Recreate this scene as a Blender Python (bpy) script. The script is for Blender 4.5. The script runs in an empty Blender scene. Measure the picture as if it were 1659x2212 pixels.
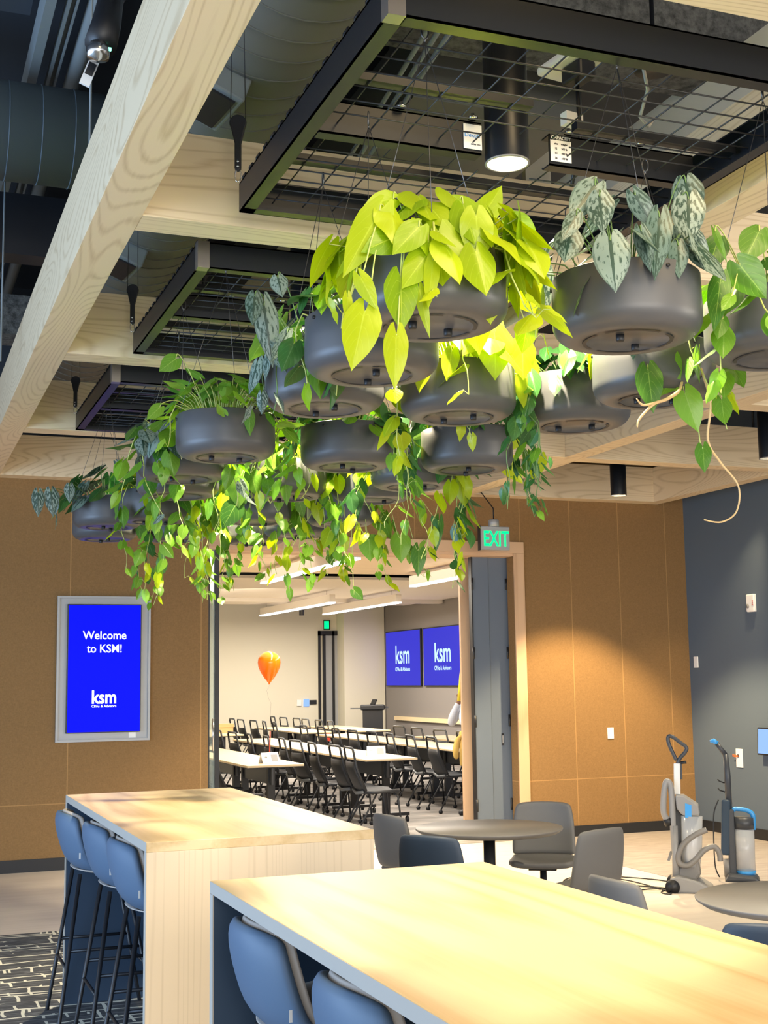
import bpy, math, random
import numpy as np
from mathutils import Vector, Matrix
PI = math.pi
sc = bpy.context.scene
COL = sc.collection
random.seed(7)

# ------------------------------------------------------------------ camera
CAM = Vector((0, 0, 1.65))
def basis(yaw, pitch, roll):
    cy, sy, cp, sp = math.cos(yaw), math.sin(yaw), math.cos(pitch), math.sin(pitch)
    f = Vector((sy*cp, cy*cp, sp)); r = Vector((cy, -sy, 0)); u = r.cross(f)
    cr, sr = math.cos(roll), math.sin(roll)
    return cr*r+sr*u, cr*u-sr*r, f
r_, u_, f_ = basis(math.radians(21.113), math.radians(7.352), math.radians(-.8126))
cd = bpy.data.cameras.new('camera'); cam = bpy.data.objects.new('camera', cd); COL.objects.link(cam)
cam.matrix_world = Matrix(((r_.x, u_.x, -f_.x, CAM.x), (r_.y, u_.y, -f_.y, CAM.y), (r_.z, u_.z, -f_.z, CAM.z), (0, 0, 0, 1)))
cd.sensor_fit = 'HORIZONTAL'; cd.sensor_width = 36; cd.lens = 36*2790.37/1659; cd.clip_start = .05; cd.clip_end = 100
sc.camera = cam

# ------------------------------------------------------------------ world, colour management, lights
w = bpy.data.worlds.new('world'); sc.world = w; w.use_nodes = True
w.node_tree.nodes['Background'].inputs[0].default_value = (.80, .88, 1, 1)
w.node_tree.nodes['Background'].inputs[1].default_value = .72
sc.view_settings.view_transform = 'Standard'; sc.view_settings.look = 'None'
sc.view_settings.gamma = 1; sc.view_settings.use_curve_mapping = False
sc.view_settings.exposure = .97

def area(name, loc, target, sx, sy, power, col, spread=PI):
    l = bpy.data.lights.new(name, 'AREA'); l.shape = 'RECTANGLE'; l.size = sx; l.size_y = sy; l.energy = power; l.color = col; l.spread = spread
    o = bpy.data.objects.new(name, l); COL.objects.link(o); o.location = loc
    o.rotation_euler = (Vector(target)-Vector(loc)).to_track_quat('-Z', 'Y').to_euler(); return o
def spot(name, loc, target, power, col, ang, blend=.5, size=.05):
    l = bpy.data.lights.new(name, 'SPOT'); l.energy = power; l.color = col; l.spot_size = math.radians(ang); l.spot_blend = blend; l.shadow_soft_size = size
    o = bpy.data.objects.new(name, l); COL.objects.link(o); o.location = loc
    o.rotation_euler = (Vector(target)-Vector(loc)).to_track_quat('-Z', 'Y').to_euler(); return o
area('window_daylight', (-4.5, 4.5, 1.6), (1.5, 5.5, 1.0), 5, 2.4, 235, (.40, .64, 1))
area('fill_behind', (1.5, -3.5, 2.6), (3.0, 6, 2.0), 6, 2.5, 250, (1, .93, .82))  # unseen fill added behind the camera to brighten the whole room
area('fill_side', (7.4, 1.5, 2.6), (3.5, 7.5, 1.2), 3, 2, 90, (1, .9, .75))  # side fill added for brightness, no fitting stands there
WARM = (1, .84, .58)

# ------------------------------------------------------------------ node materials
def mat(name, col=(.5, .5, .5), rough=.5, metal=0, spec=.5, **k):
    m = bpy.data.materials.new(name); m.use_nodes = True
    b = m.node_tree.nodes['Principled BSDF']
    b.inputs['Base Color'].default_value = (*col, 1); b.inputs['Roughness'].default_value = rough
    b.inputs['Metallic'].default_value = metal; b.inputs['Specular IOR Level'].default_value = spec
    for a, v in k.items(): b.inputs[a.replace('_', ' ')].default_value = v
    return m
class N:
    def __init__(s, m): s.t = m.node_tree; s.b = s.t.nodes['Principled BSDF']
    def n(s, ty, **k):
        x = s.t.nodes.new(ty)
        for a, v in k.items():
            if hasattr(x, a): setattr(x, a, v)
            else: x.inputs[a.replace('_', ' ')].default_value = v
        return x
    def l(s, a, b): s.t.links.new(a, b)
    def ramp(s, fac, stops):
        r = s.n('ShaderNodeValToRGB'); e = r.color_ramp.elements
        while len(e) < len(stops): e.new(.5)
        for q, (p, c) in zip(e, stops): q.position = p; q.color = (*c, 1)
        s.l(fac, r.inputs[0]); return r.outputs[0]
    def math(s, op, a, b=0.0, c=None):
        x = s.n('ShaderNodeMath'); x.operation = op
        for i, v in enumerate((a, b) if c is None else (a, b, c)):
            if isinstance(v, (int, float)): x.inputs[i].default_value = v
            else: s.l(v, x.inputs[i])
        return x.outputs[0]
    def coord(s, kind='Object', scale=(1, 1, 1), loc=(0, 0, 0)):
        c = s.n('ShaderNodeTexCoord'); m = s.n('ShaderNodeMapping'); m.inputs['Scale'].default_value = scale; m.inputs['Location'].default_value = loc
        s.l(c.outputs[kind], m.inputs[0]); return m.outputs[0]
    def noise(s, vec, sc_=5, det=4, rough=.5, dist=0):
        x = s.n('ShaderNodeTexNoise'); x.inputs['Scale'].default_value = sc_; x.inputs['Detail'].default_value = det
        x.inputs['Roughness'].default_value = rough; x.inputs['Distortion'].default_value = dist; s.l(vec, x.inputs['Vector']); return x.outputs['Fac']
    def bump(s, h, strength=.2, dist=.01):
        x = s.n('ShaderNodeBump'); x.inputs['Strength'].default_value = strength; x.inputs['Distance'].default_value = dist
        s.l(h, x.inputs['Height']); s.l(x.outputs[0], s.b.inputs['Normal'])
def wood(name, c1, c2, axis, rough=.45, ring=14, contrast=.5, stretch=.11, big_=2.2):
    """grain running along axis: rings of a stretched, warped noise"""
    m = mat(name, c1, rough, spec=.4); q = N(m)
    s = [1.0, 1.0, 1.0]; s['XYZ'.index(axis)] = stretch
    v = q.coord('Object', tuple(s))
    big = q.noise(v, big_, 1.5, .45, .2)
    rings = q.math('FRACT', q.math('MULTIPLY', big, ring))
    rings = q.math('ABSOLUTE', q.math('SUBTRACT', rings, .5))
    s2 = [60.0]*3; s2['XYZ'.index(axis)] = 1.5
    fine = q.noise(q.coord('Object', tuple(s2)), 1.0, 3, .6)
    f = q.math('ADD', q.math('MULTIPLY', rings, 1.3), q.math('MULTIPLY', fine, .5))
    c = q.ramp(f, [(.15, c2), (.15+.5*contrast+.1, c1), (1, c1)])
    q.l(c, q.b.inputs['Base Color']); q.bump(fine, .08, .002)
    return m
M = {}
ash1, ash2 = (.74, .60, .40), (.56, .42, .25)
M['ash_x'] = wood('pale_ash_grain_across', ash1, ash2, 'X', ring=46, contrast=.55, stretch=.09); M['ash_y'] = wood('pale_ash_grain_along', ash1, ash2, 'Y', ring=46, contrast=.6, stretch=.13)
oak1, oak2 = (.66, .50, .29), (.50, .35, .17)
M['oak_y'] = wood('light_oak_laminate_top', oak1, oak2, 'Y', .38, 9, .8)
M['oak_z'] = wood('light_oak_laminate_upright', (.62, .50, .35), (.53, .42, .29), 'Z', .5, 26, .4, .02, 3.5)
M['edge'] = mat('pale_edge_band', (.40, .375, .33), .55)
M['maple'] = mat('pale_maple_laminate', (.78, .62, .38), .35)
M['trim'] = wood('beech_door_trim', (.60, .40, .24), (.48, .30, .17), 'Z', .5, 6, .8)
M['trim_x'] = wood('beech_header_trim', (.60, .40, .24), (.48, .30, .17), 'X', .5, 6, .8)
M['black'] = mat('black_paint', (.008, .009, .012), .45); M['steel'] = mat('black_steel', (.008, .010, .014), .38, .2)
M['wire'] = mat('dark_wire', (.10, .10, .10), .35, .8); M['mesh_wire'] = mat('steel_mesh_wire', (.05, .05, .05), .4, .6)
M['chrome'] = mat('bright_metal', (.7, .7, .7), .2, 1); M['bare'] = mat('bare_steel_corner', (.28, .25, .23), .35, .8)
M['pot'] = mat('matt_charcoal_pot', (.075, .077, .082), .42, spec=.5); q = N(M['pot']); q.bump(q.noise(q.coord('Object'), 400, 2), .05, .001)
M['pot_dark'] = mat('black_plastic', (.010, .010, .011), .5)
M['deck'] = mat('dark_painted_deck', (.032, .040, .052), .8)
M['duct'] = mat('dark_painted_duct', (.105, .108, .095), .6); M['duct_blue'] = mat('slate_painted_duct', (.060, .090, .115), .6)
M['pipe'] = mat('dull_grey_pipe', (.19, .22, .23), .6)
M['greywall'] = mat('slate_grey_wall_paint', (.088, .120, .162), .75)
M['white'] = mat('white_plastic', (.82, .82, .80), .4); M['offwhite'] = mat('warm_white_paint', (.70, .66, .53), .8)
M['fargrey'] = mat('taupe_grey_paint', (.23, .21, .20), .8)
M['cloud'] = mat('pale_ceiling_panel', (.72, .66, .58), .8); M['base'] = mat('black_rubber_base', (.012, .013, .016), .5)
M['door_grey'] = mat('blue_grey_door_laminate', (.105, .135, .180), .5)
M['alu'] = mat('brushed_light_metal', (.36, .37, .38), .45, .3)
M['glass'] = mat('pale_glass', (.75, .85, .82), .08, Transmission_Weight=.85, IOR=1.1)
M['fabric'] = mat('taupe_seat_upholstery', (.125, .122, .120), .6); q = N(M['fabric']); q.bump(q.noise(q.coord('Object'), 500, 2), .1, .001)
M['navy'] = mat('navy_seat_upholstery', (.022, .040, .075), .55)
M['stool'] = mat('slate_stool_upholstery', (.075, .125, .20), .6); q = N(M['stool']); q.bump(q.noise(q.coord('Object'), 500, 2), .1, .001)
M['piping'] = mat('pale_upholstery_edge', (.40, .36, .32), .6)
M['navy_panel'] = mat('dark_blue_laminate', (.025, .05, .085), .6)
M['round'] = mat('taupe_table_laminate', (.17, .16, .15), .45)
M['orange'] = mat('orange_latex', (1, .17, .004), .12); M['red'] = mat('red_tag', (.55, .05, .02), .5)
M['chairmesh'] = mat('black_chair_mesh', (.016, .018, .022), .5); M['chairedge'] = mat('grey_chair_edge', (.11, .12, .13), .35)  # top rail and rear lip get a paler grey than the chair mesh
M['blue_plastic'] = mat('bright_blue_plastic', (.05, .32, .75), .3); M['grey_plastic'] = mat('grey_hose_plastic', (.20, .19, .18), .4)
M['dark_plastic'] = mat('dark_grey_plastic', (.05, .055, .065), .4); M['silver_plastic'] = mat('silver_plastic', (.27, .265, .26), .35)
M['clear'] = mat('cloudy_clear_plastic', (.55, .58, .62), .15, Alpha=.65)
M['carton'] = mat('brown_card', (.55, .36, .16), .8)
def emit(name, col, s):
    m = mat(name, (0, 0, 0), .5); b = m.node_tree.nodes['Principled BSDF']
    b.inputs['Specular IOR Level'].default_value = .08; b.inputs['Emission Color'].default_value = (*col, 1); b.inputs['Emission Strength'].default_value = s; return m
M['screen_blue'] = emit('deep_blue_screen', (0, .004, 1), .62); M['screen_far'] = emit('washed_blue_screen', (.035, .035, .55), .62)
M['text'] = emit('white_screen_text', (.95, 1, 1), .8); M['text_far'] = emit('pale_screen_text', (.6, .85, .95), .6)
M['exit'] = emit('green_exit_glow', (0, .9, .22), 1.0); M['lamp'] = emit('warm_lamp_disc', (1, .93, .66), 22); M['tube'] = emit('white_light_diffuser', (1, .97, .98), 3.2)
M['tablet'] = emit('tablet_screen', (.30, .50, .95), .62); M['tablet_ink'] = emit('tablet_mark', (.05, .15, .6), .8); M['led'] = emit('green_led', (.2, 1, .6), 2)
# woven brown wall with pale vertical and horizontal joints
def wall_mat(name, x0, step, z0):
    m = mat(name, (.30, .16, .055), .85, spec=.2); q = N(m)
    v = q.coord('Object'); n1 = q.noise(q.coord('Object', (60, 60, 400)), 1, 2); n2 = q.noise(q.coord('Object', (400, 60, 60)), 1, 2)
    f = q.math('MULTIPLY', q.math('ADD', n1, n2), .5)
    base = q.ramp(f, [(.35, (.205, .118, .046)), (.65, (.275, .160, .066))])
    xyz = q.n('ShaderNodeSeparateXYZ'); q.l(v, xyz.inputs[0])
    fx = q.math('ABSOLUTE', q.math('SUBTRACT', q.math('FRACT', q.math('DIVIDE', q.math('SUBTRACT', xyz.outputs[0], x0-step/2), step)), .5))
    lx = q.math('LESS_THAN', fx, .0045/step); lz = q.math('LESS_THAN', q.math('ABSOLUTE', q.math('SUBTRACT', xyz.outputs[2], z0)), .004)
    mx = q.n('ShaderNodeMix'); mx.data_type = 'RGBA'; q.l(q.math('MULTIPLY', q.math('MAXIMUM', lx, lz), .55), mx.inputs['Factor']); q.l(base, mx.inputs['A']); mx.inputs['B'].default_value = (.48, .28, .11, 1)
    q.l(mx.outputs['Result'], q.b.inputs['Base Color']); q.bump(f, .15, .002); return m
M['wallL'] = wall_mat('woven_brown_wallcovering_wide', 1.57, 1.22, .58); M['wallR'] = wall_mat('woven_brown_wallcovering', 6.78, .595, .585)
# floors
M['vinyl'] = mat('pale_beige_floor', (.50, .42, .34), .45); q = N(M['vinyl']); q.l(q.ramp(q.noise(q.coord('Object', (.6, 6, 1)), 2, 4), [(.3, (.62, .54, .46)), (.7, (.70, .62, .53))]), q.b.inputs['Base Color'])
M['stone'] = mat('mottled_grey_floor', (.3, .27, .26), .5); q = N(M['stone']); q.l(q.ramp(q.noise(q.coord('Object', (2, 6, 1)), 2, 6, .65), [(.3, (.23, .205, .20)), (.7, (.36, .33, .32))]), q.b.inputs['Base Color'])
M['farcarpet'] = mat('banded_grey_carpet', (.2, .19, .18), .9); q = N(M['farcarpet']); q.l(q.ramp(q.noise(q.coord('Object', (.7, 3.2, 1)), 1.2, 3, .6), [(.35, (.17, .16, .15)), (.5, (.25, .235, .22)), (.68, (.36, .33, .30))]), q.b.inputs['Base Color'])
def carpet():
    m = mat('sketched_line_carpet', (.05, .05, .05), .95); q = N(m)
    v = q.coord('Object')
    wz = q.n('ShaderNodeTexNoise'); wz.inputs['Scale'].default_value = 2.2; wz.inputs['Detail'].default_value = 3; q.l(v, wz.inputs['Vector'])
    off = q.n('ShaderNodeVectorMath'); off.operation = 'MULTIPLY_ADD'; q.l(wz.outputs['Color'], off.inputs[0]); off.inputs[1].default_value = (.10, .16, 0); q.l(v, off.inputs[2])
    def bricks(sc_, bw, rh, mo, loc):
        mp = q.n('ShaderNodeMapping'); mp.inputs['Location'].default_value = loc; q.l(off.outputs[0], mp.inputs[0])
        br = q.n('ShaderNodeTexBrick'); br.inputs['Scale'].default_value = sc_; br.inputs['Brick Width'].default_value = bw; br.inputs['Row Height'].default_value = rh; br.inputs['Mortar Size'].default_value = mo
        br.inputs['Mortar Smooth'].default_value = 0; q.l(mp.outputs[0], br.inputs['Vector']); return br.outputs['Fac']
    a = bricks(1, .75, .17, .0085, (0, 0, 0)); b = bricks(1, .12, .17, .0075, (.3, 0, 0)); c_ = bricks(1, 1.3, .40, .009, (.13, .07, 0))
    gate = q.math('GREATER_THAN', q.noise(q.coord('Object', (1.2, 3.5, 1), (5, 2, 0)), 1.6, 1), .52); g2 = q.math('GREATER_THAN', q.noise(q.coord('Object', (1, 3, 1), (1, 7, 0)), 1.8, 1), .44)
    lines = q.math('MAXIMUM', q.math('MAXIMUM', q.math('MULTIPLY', a, g2), c_), q.math('MULTIPLY', b, gate))
    base = q.ramp(q.noise(q.coord('Object', (4, 26, 1)), 1.4, 5, .7), [(.3, (.018, .02, .024)), (.5, (.055, .056, .058)), (.7, (.20, .20, .20))])
    mx = q.n('ShaderNodeMix'); mx.data_type = 'RGBA'; q.l(lines, mx.inputs['Factor']); q.l(base, mx.inputs['A']); mx.inputs['B'].default_value = (.72, .68, .54, 1)
    q.l(mx.outputs['Result'], q.b.inputs['Base Color']); return m
M['carpet'] = carpet()
# fireproofed steel
M['rough'] = mat('rough_fireproofing', (.10, .10, .09), .95); q = N(M['rough']); n_ = q.noise(q.coord('Object'), 18, 8, .7); q.l(q.ramp(n_, [(.35, (.03, .03, .028)), (.6, (.13, .13, .12))]), q.b.inputs['Base Color']); q.bump(n_, 1, .02)
M['soil'] = mat('dark_potting_soil', (.02, .014, .01), .95)
# leaves: uv.x across, uv.y along; 'tint' attribute is the leaf's own shade
def leafmat(name, dark, light, vein, kind='plain', trans=.35):
    m = mat(name, dark, .33, spec=.45); q = N(m)
    at = q.n('ShaderNodeAttribute'); at.attribute_name = 'tint'
    uv = q.n('ShaderNodeUVMap'); uv.uv_map = 'uv'; s = q.n('ShaderNodeSeparateXYZ'); q.l(uv.outputs[0], s.inputs[0])
    au = q.math('ABSOLUTE', q.math('SUBTRACT', s.outputs[0], .5))
    side = q.math('ABSOLUTE', q.math('SUBTRACT', q.math('FRACT', q.math('MULTIPLY', q.math('SUBTRACT', s.outputs[1], q.math('MULTIPLY', au, .75)), 5.5)), .5))
    base = q.ramp(at.outputs['Fac'], [(0, dark), (1, light)])
    mid = q.math('LESS_THAN', au, .018)
    if kind == 'silver':
        nz = q.noise(q.coord('UV', (7, 6, 1)), 1.3, 4, .65); n2 = q.noise(q.coord('Object', (1, 1, 1)), 7, 1)
        a = q.math('ADD', q.math('MULTIPLY', side, .62), q.math('MULTIPLY', q.math('SUBTRACT', nz, .5), 2.0)); a = q.math('ADD', a, q.math('MULTIPLY', q.math('SUBTRACT', n2, .5), .9))
        rim = q.math('MULTIPLY', q.math('GREATER_THAN', au, .44), .5)
        cr = q.n('ShaderNodeMapRange'); cr.inputs['From Min'].default_value = .20; cr.inputs['From Max'].default_value = .04; q.l(a, cr.inputs['Value'])
        f = q.math('MAXIMUM', q.math('MAXIMUM', cr.outputs[0], q.math('LESS_THAN', au, .05)), rim); f = q.math('MULTIPLY', f, .92)
    else:
        f = q.math('MAXIMUM', q.math('MULTIPLY', mid, .6), q.math('MULTIPLY', q.math('LESS_THAN', side, .04), .3))
    mx = q.n('ShaderNodeMix'); mx.data_type = 'RGBA'; q.l(f, mx.inputs['Factor']); q.l(base, mx.inputs['A']); mx.inputs['B'].default_value = (*vein, 1)
    q.l(mx.outputs['Result'], q.b.inputs['Base Color']); q.bump(side, .12, .003)
    tr = q.n('ShaderNodeBsdfTranslucent'); hs = q.n('ShaderNodeHueSaturation'); hs.inputs['Value'].default_value = 1.5; hs.inputs['Saturation'].default_value = 1.15; q.l(mx.outputs['Result'], hs.inputs['Color']); q.l(hs.outputs[0], tr.inputs[0])
    ms = q.n('ShaderNodeMixShader'); ms.inputs[0].default_value = trans; out = q.t.nodes['Material Output']
    q.l(q.b.outputs[0], ms.inputs[1]); q.l(tr.outputs[0], ms.inputs[2]); q.l(ms.outputs[0], out.inputs[0]); return m
M['lime'] = leafmat('lime_leaf', (.20, .35, .005), (.44, .53, .012), (.50, .62, .06), trans=.38)
M['green'] = leafmat('green_leaf', (.035, .13, .018), (.20, .40, .035), (.30, .48, .10))
M['pothos'] = leafmat('fresh_green_leaf', (.10, .26, .035), (.28, .50, .06), (.38, .58, .14))
M['dark'] = leafmat('dark_green_leaf', (.012, .060, .016), (.05, .16, .035), (.12, .27, .09), trans=.2)
M['silver'] = leafmat('silver_leaf', (.11, .18, .155), (.27, .34, .29), (.018, .050, .032), 'silver', .12)
M['stem'] = mat('pale_green_stem', (.45, .52, .14), .5); M['stem_tan'] = mat('tan_vine_stem', (.62, .42, .20), .6); M['stem_dark'] = mat('green_stem', (.12, .22, .06), .5)

# ------------------------------------------------------------------ mesh helpers
def ax(v):
    v = Vector(v).normalized(); a = Vector((0, 0, 1)) if abs(v.z) < .9 else Vector((1, 0, 0))
    x = a.cross(v).normalized(); return x, v.cross(x)
class MB:
    def __init__(s): s.v = []; s.f = []; s.sm = []
    def add(s, vs, fs, smooth=False):
        o = len(s.v); s.v += [tuple(p) for p in vs]; s.f += [tuple(i+o for i in f) for f in fs]; s.sm += [smooth]*len(fs); return s
    def box(s, x0, x1, y0, y1, z0, z1):
        return s.add([(x0, y0, z0), (x1, y0, z0), (x1, y1, z0), (x0, y1, z0), (x0, y0, z1), (x1, y0, z1), (x1, y1, z1), (x0, y1, z1)],
                     [(0, 3, 2, 1), (4, 5, 6, 7), (0, 1, 5, 4), (1, 2, 6, 5), (2, 3, 7, 6), (3, 0, 4, 7)])
    def bar(s, a, b, w, h=None, up=(0, 0, 1)):
        a, b = Vector(a), Vector(b); h = h or w; d = (b-a).normalized(); x = d.cross(Vector(up))
        if x.length < 1e-4: x = d.cross(Vector((1, 0, 0)))
        x.normalize(); y = x.cross(d); P = [p+x*(i*w/2)+y*(j*h/2) for p in (a, b) for i, j in ((-1, -1), (1, -1), (1, 1), (-1, 1))]
        return s.add(P, [(0, 1, 2, 3), (7, 6, 5, 4), (0, 4, 5, 1), (1, 5, 6, 2), (2, 6, 7, 3), (3, 7, 4, 0)])
    def tube(s, pts, r, n=8, cap=True):
        pts = [Vector(p) for p in pts]; R = r if isinstance(r, (list, tuple)) else [r]*len(pts); V = []; x = None
        for i, p in enumerate(pts):
            d = (pts[min(i+1, len(pts)-1)]-pts[max(i-1, 0)]).normalized()
            if x is None: x, y = ax(d)
            else:
                x = (x-d*x.dot(d)).normalized(); y = d.cross(x)
            V += [p+(x*math.cos(2*PI*k/n)+y*math.sin(2*PI*k/n))*R[i] for k in range(n)]
        F = [(i*n+k, i*n+(k+1) % n, (i+1)*n+(k+1) % n, (i+1)*n+k) for i in range(len(pts)-1) for k in range(n)]
        if cap: F += [tuple(range(n-1, -1, -1)), tuple(range((len(pts)-1)*n, len(pts)*n))]
        return s.add(V, F, True)
    def lathe(s, prof, n=48, c=(0, 0), closed=False, cap=True):
        V = [(c[0]+r*math.cos(2*PI*k/n), c[1]+r*math.sin(2*PI*k/n), z) for r, z in prof for k in range(n)]
        m = len(prof); F = [(i*n+k, i*n+(k+1) % n, ((i+1) % m)*n+(k+1) % n, ((i+1) % m)*n+k) for i in range(m if closed else m-1) for k in range(n)]
        if not closed and cap:
            if prof[0][0] > 1e-5: F.append(tuple(range(n-1, -1, -1)))
            if prof[-1][0] > 1e-5: F.append(tuple(range((m-1)*n, m*n)))
        return s.add(V, F, True)
    def cyl(s, a, b, r, n=24): return s.tube([a, b], r, n)
    def prism(s, poly, fn0, fn1, smooth=False):
        n = len(poly); V = [fn0(p) for p in poly]+[fn1(p) for p in poly]
        return s.add(V, [tuple(range(n-1, -1, -1)), tuple(range(n, 2*n))]+[(i, (i+1) % n, n+(i+1) % n, n+i) for i in range(n)], smooth)
    def grid(s, G, smooth=True, wrap=False):
        h, w = len(G), len(G[0]); V = [p for r in G for p in r]
        return s.add(V, [(i*w+j, i*w+(j+1) % w, (i+1)*w+(j+1) % w, (i+1)*w+j) for i in range(h-1) for j in range(w if wrap else w-1)], smooth)
    def mesh(s, name, m):
        me = bpy.data.meshes.new(name); me.from_pydata(s.v, [], s.f); me.polygons.foreach_set('use_smooth', s.sm); me.materials.append(m); me.update(); return me
    def build(s, name, m, parent=None, bevel=0, subd=0, solid=0, auto=True):
        o = bpy.data.objects.new(name, s.mesh(name, m)); COL.objects.link(o); o.parent = parent
        if solid: x = o.modifiers.new('s', 'SOLIDIFY'); x.thickness = solid; x.offset = 0
        if bevel: x = o.modifiers.new('b', 'BEVEL'); x.width = bevel; x.segments = 2; x.limit_method = 'ANGLE'; x.angle_limit = .6
        if subd: x = o.modifiers.new('u', 'SUBSURF'); x.levels = subd; x.render_levels = subd
        return o
def catmull(pts, r=None, n=6):
    P_ = [Vector(p) for p in pts]; out, ro = [], []
    for i in range(len(P_)-1):
        a, b, c, d = P_[max(i-1, 0)], P_[i], P_[i+1], P_[min(i+2, len(P_)-1)]
        for k in range(n):
            u = k/n; out.append(.5*((2*b)+(c-a)*u+(2*a-5*b+4*c-d)*u*u+(3*b-a-3*c+d)*u**3)); 
            if r: ro.append(r[i]*(1-u)+r[i+1]*u)
    out.append(P_[-1]); 
    if r: ro.append(r[-1])
    return (out, ro) if r else out
def tag(o, label=None, cat=None, group=None, kind=None):
    for k, v in (('label', label), ('category', cat), ('group', group), ('kind', kind)):
        if v: o[k] = v
    return o
def thing(name, loc, label, cat, rz=0, group=None):
    o = bpy.data.objects.new(name, None); COL.objects.link(o); o.location = loc; o.rotation_euler = (0, 0, rz); o.empty_display_size = .1
    return tag(o, label, cat, group)
def struct(name, mb, m, label=None, **k):
    o = mb.build(name, m, **k); o['kind'] = 'structure'
    if label: o['label'] = label
    return o
KIDS = {}
def kids(o): return [c for c in bpy.data.objects if c.parent == o]
def snapshot(o): return [(c, snapshot(c)) for c in kids(o)]
def copy_tree(o, snap, parent=None):
    c = o.copy(); COL.objects.link(c); c.parent = parent
    for ch, sn in snap: copy_tree(ch, sn, c)
    return c
def text(name, body, size, m, parent, loc, rot, bold=0, sx=1, sy=1, align='CENTER', ext=.001):
    cu = bpy.data.curves.new(name, 'FONT'); cu.body = body; cu.size = size; cu.align_x = align; cu.offset = bold; cu.extrude = ext; cu.resolution_u = 4
    t = bpy.data.objects.new('tmp', cu); COL.objects.link(t); bpy.context.view_layer.update()
    me = bpy.data.meshes.new_from_object(t.evaluated_get(bpy.context.evaluated_depsgraph_get())); bpy.data.objects.remove(t)
    me.name = name; me.materials.clear(); me.materials.append(m)
    o = bpy.data.objects.new(name, me); COL.objects.link(o); o.parent = parent; o.location = loc; o.rotation_euler = rot; o.scale = (sx, sy, 1); return o

# ================================================================== SETTING
WY, ZB = 12.075, 3.51
struct('floor', MB().box(-6, 8.22, -5, WY, -.1, 0), M['vinyl'])
struct('trim_1', MB().box(-6, 2.6, -5, 9.15, 0, .004), M['carpet'], 'patterned dark carpet inlaid in the pale floor')
struct('trim_2', MB().box(6.06, 8.22, 3, WY, 0, .004), M['stone'], 'mottled grey floor along the grey wall')
struct('trim_3', MB().box(-1, 9.95, WY, 26.4, -.1, .003), M['farcarpet'], 'banded grey carpet of the training room')
struct('wall_back', MB().box(-6, 2.86, WY, WY+.15, 0, 3.9), M['wallL'], 'brown woven wall with the welcome screen')
struct('wall_back_upper', MB().box(-6, 2.86, WY, WY+.15, 3.9, 5.3), M['deck'])
struct('wall_back_east', MB().box(6.10, 8.22, WY, WY+.15, 0, 5.3), M['wallR'], 'orange brown woven wall beside the grey wall')
struct('wall_back_header', MB().box(2.86, 6.10, WY, WY+.15, 2.95, 5.3), M['wallR'], 'brown woven wall over the wide opening')
struct('wall_right', MB().box(8.22, 8.37, 2.0, WY+.15, 0, 5.3), M['greywall'])
struct('baseboard_back', MB().box(-3, 2.86, WY-.012, WY, 0, .11), M['base'])
struct('baseboard_east', MB().box(6.22, 8.22, WY-.012, WY, 0, .11), M['base'])
struct('baseboard_right', MB().box(8.208, 8.22, 2.0, WY, 0, .11), M['base'])
struct('ceiling', MB().box(-6, 12, -5, 12.3, 5.3, 5.4), M['deck'])
# opening: header, jambs
struct('trim_4', MB().box(2.86, 6.22, WY-.02, WY+.0, 2.93, 3.05).box(2.86, 6.10, WY, 12.46, 2.90, 2.949), M['trim_x'], 'beech lined header of the opening', bevel=.003)
struct('trim_5', MB().box(6.10, 6.22, WY-.02, WY, 0, 2.93), M['trim'], 'beech door casing on the wall', bevel=.003)
struct('trim_6', MB().box(5.640, 5.765, 12.42, 12.46, 0, 2.90), M['trim'], 'beech jamb post at the far side of the opening', bevel=.003)

# timber grid
beams = [(.725, 'wide pale ash ceiling beam running over the two bar tables'), (3.06, 'pale ash ceiling beam past the silver-leaved planter'),
         (5.395, 'pale ash ceiling beam running over the round tables'), (7.73, 'pale ash edge beam beside the grey wall')]
for x, lb in beams: tag(MB().box(x, x+.185 if x < 7 else x+.16, -1.5, WY, ZB, ZB+.375).build('ceiling_beam', M['ash_y'], bevel=.002), lb, 'beam', 'timber ceiling grid')
bn = {0: 'over the bar tables', 1: 'between the planters and the round tables', 2: 'nearest the grey wall'}
yn = ['nearest the camera', 'between the nearest and middle hanging frames', 'between the middle and farthest hanging frames', 'short of the brown wall', 'against the brown wall']
for i, (xa, xb) in enumerate([(.91, 3.06), (3.245, 5.395), (5.58, 7.73)]):
    for j, y in enumerate((2.87, 5.19, 7.51, 9.82, WY)):
        if j == 0 and i > 0 or (i == 2 and j == 1): continue
        tag(MB().box(xa, xb, y-.185, y, ZB+.001, ZB+.374).build('cross_beam', M['ash_x'], bevel=.002), f'pale ash cross beam {bn[i]}, {yn[j]}', 'beam', 'timber ceiling grid')

# ================================================================== PLENUM
t = thing('round_duct', (1.45, 0, 4.62), 'big dark round duct with spiral seams above the hanging frames', 'duct')
MB().tube([(0, 2.2, 0), (0, 11.9, 0)], .42, 48).build('duct_body', M['duct'], t)
for k in range(52):
    y = 2.4+k*.18; mb = MB(); mb.tube([(.422*math.cos(a), y+.03*math.sin(a), .422*math.sin(a)) for a in [PI+PI*i/16 for i in range(17)]], .005, 5); mb.build('seam', M['duct'], t)
t = thing('duct_register', (1.22, 5.25, 4.16), 'black grille with grey frame on the underside of the spiral duct', 'vent'); t.rotation_euler = (0, .35, .12)
MB().box(-.13, .13, -.17, .17, -.02, .10).build('frame', M['pipe'], t, bevel=.01); mb = MB().box(-.10, .10, -.14, .14, -.03, -.019); mb.build('grille', M['black'], t)
t = thing('duct_register', (1.22, 7.6, 4.16), 'black grille on the spiral duct beyond the first cross beam', 'vent'); t.rotation_euler = (0, .35, .12)
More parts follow.
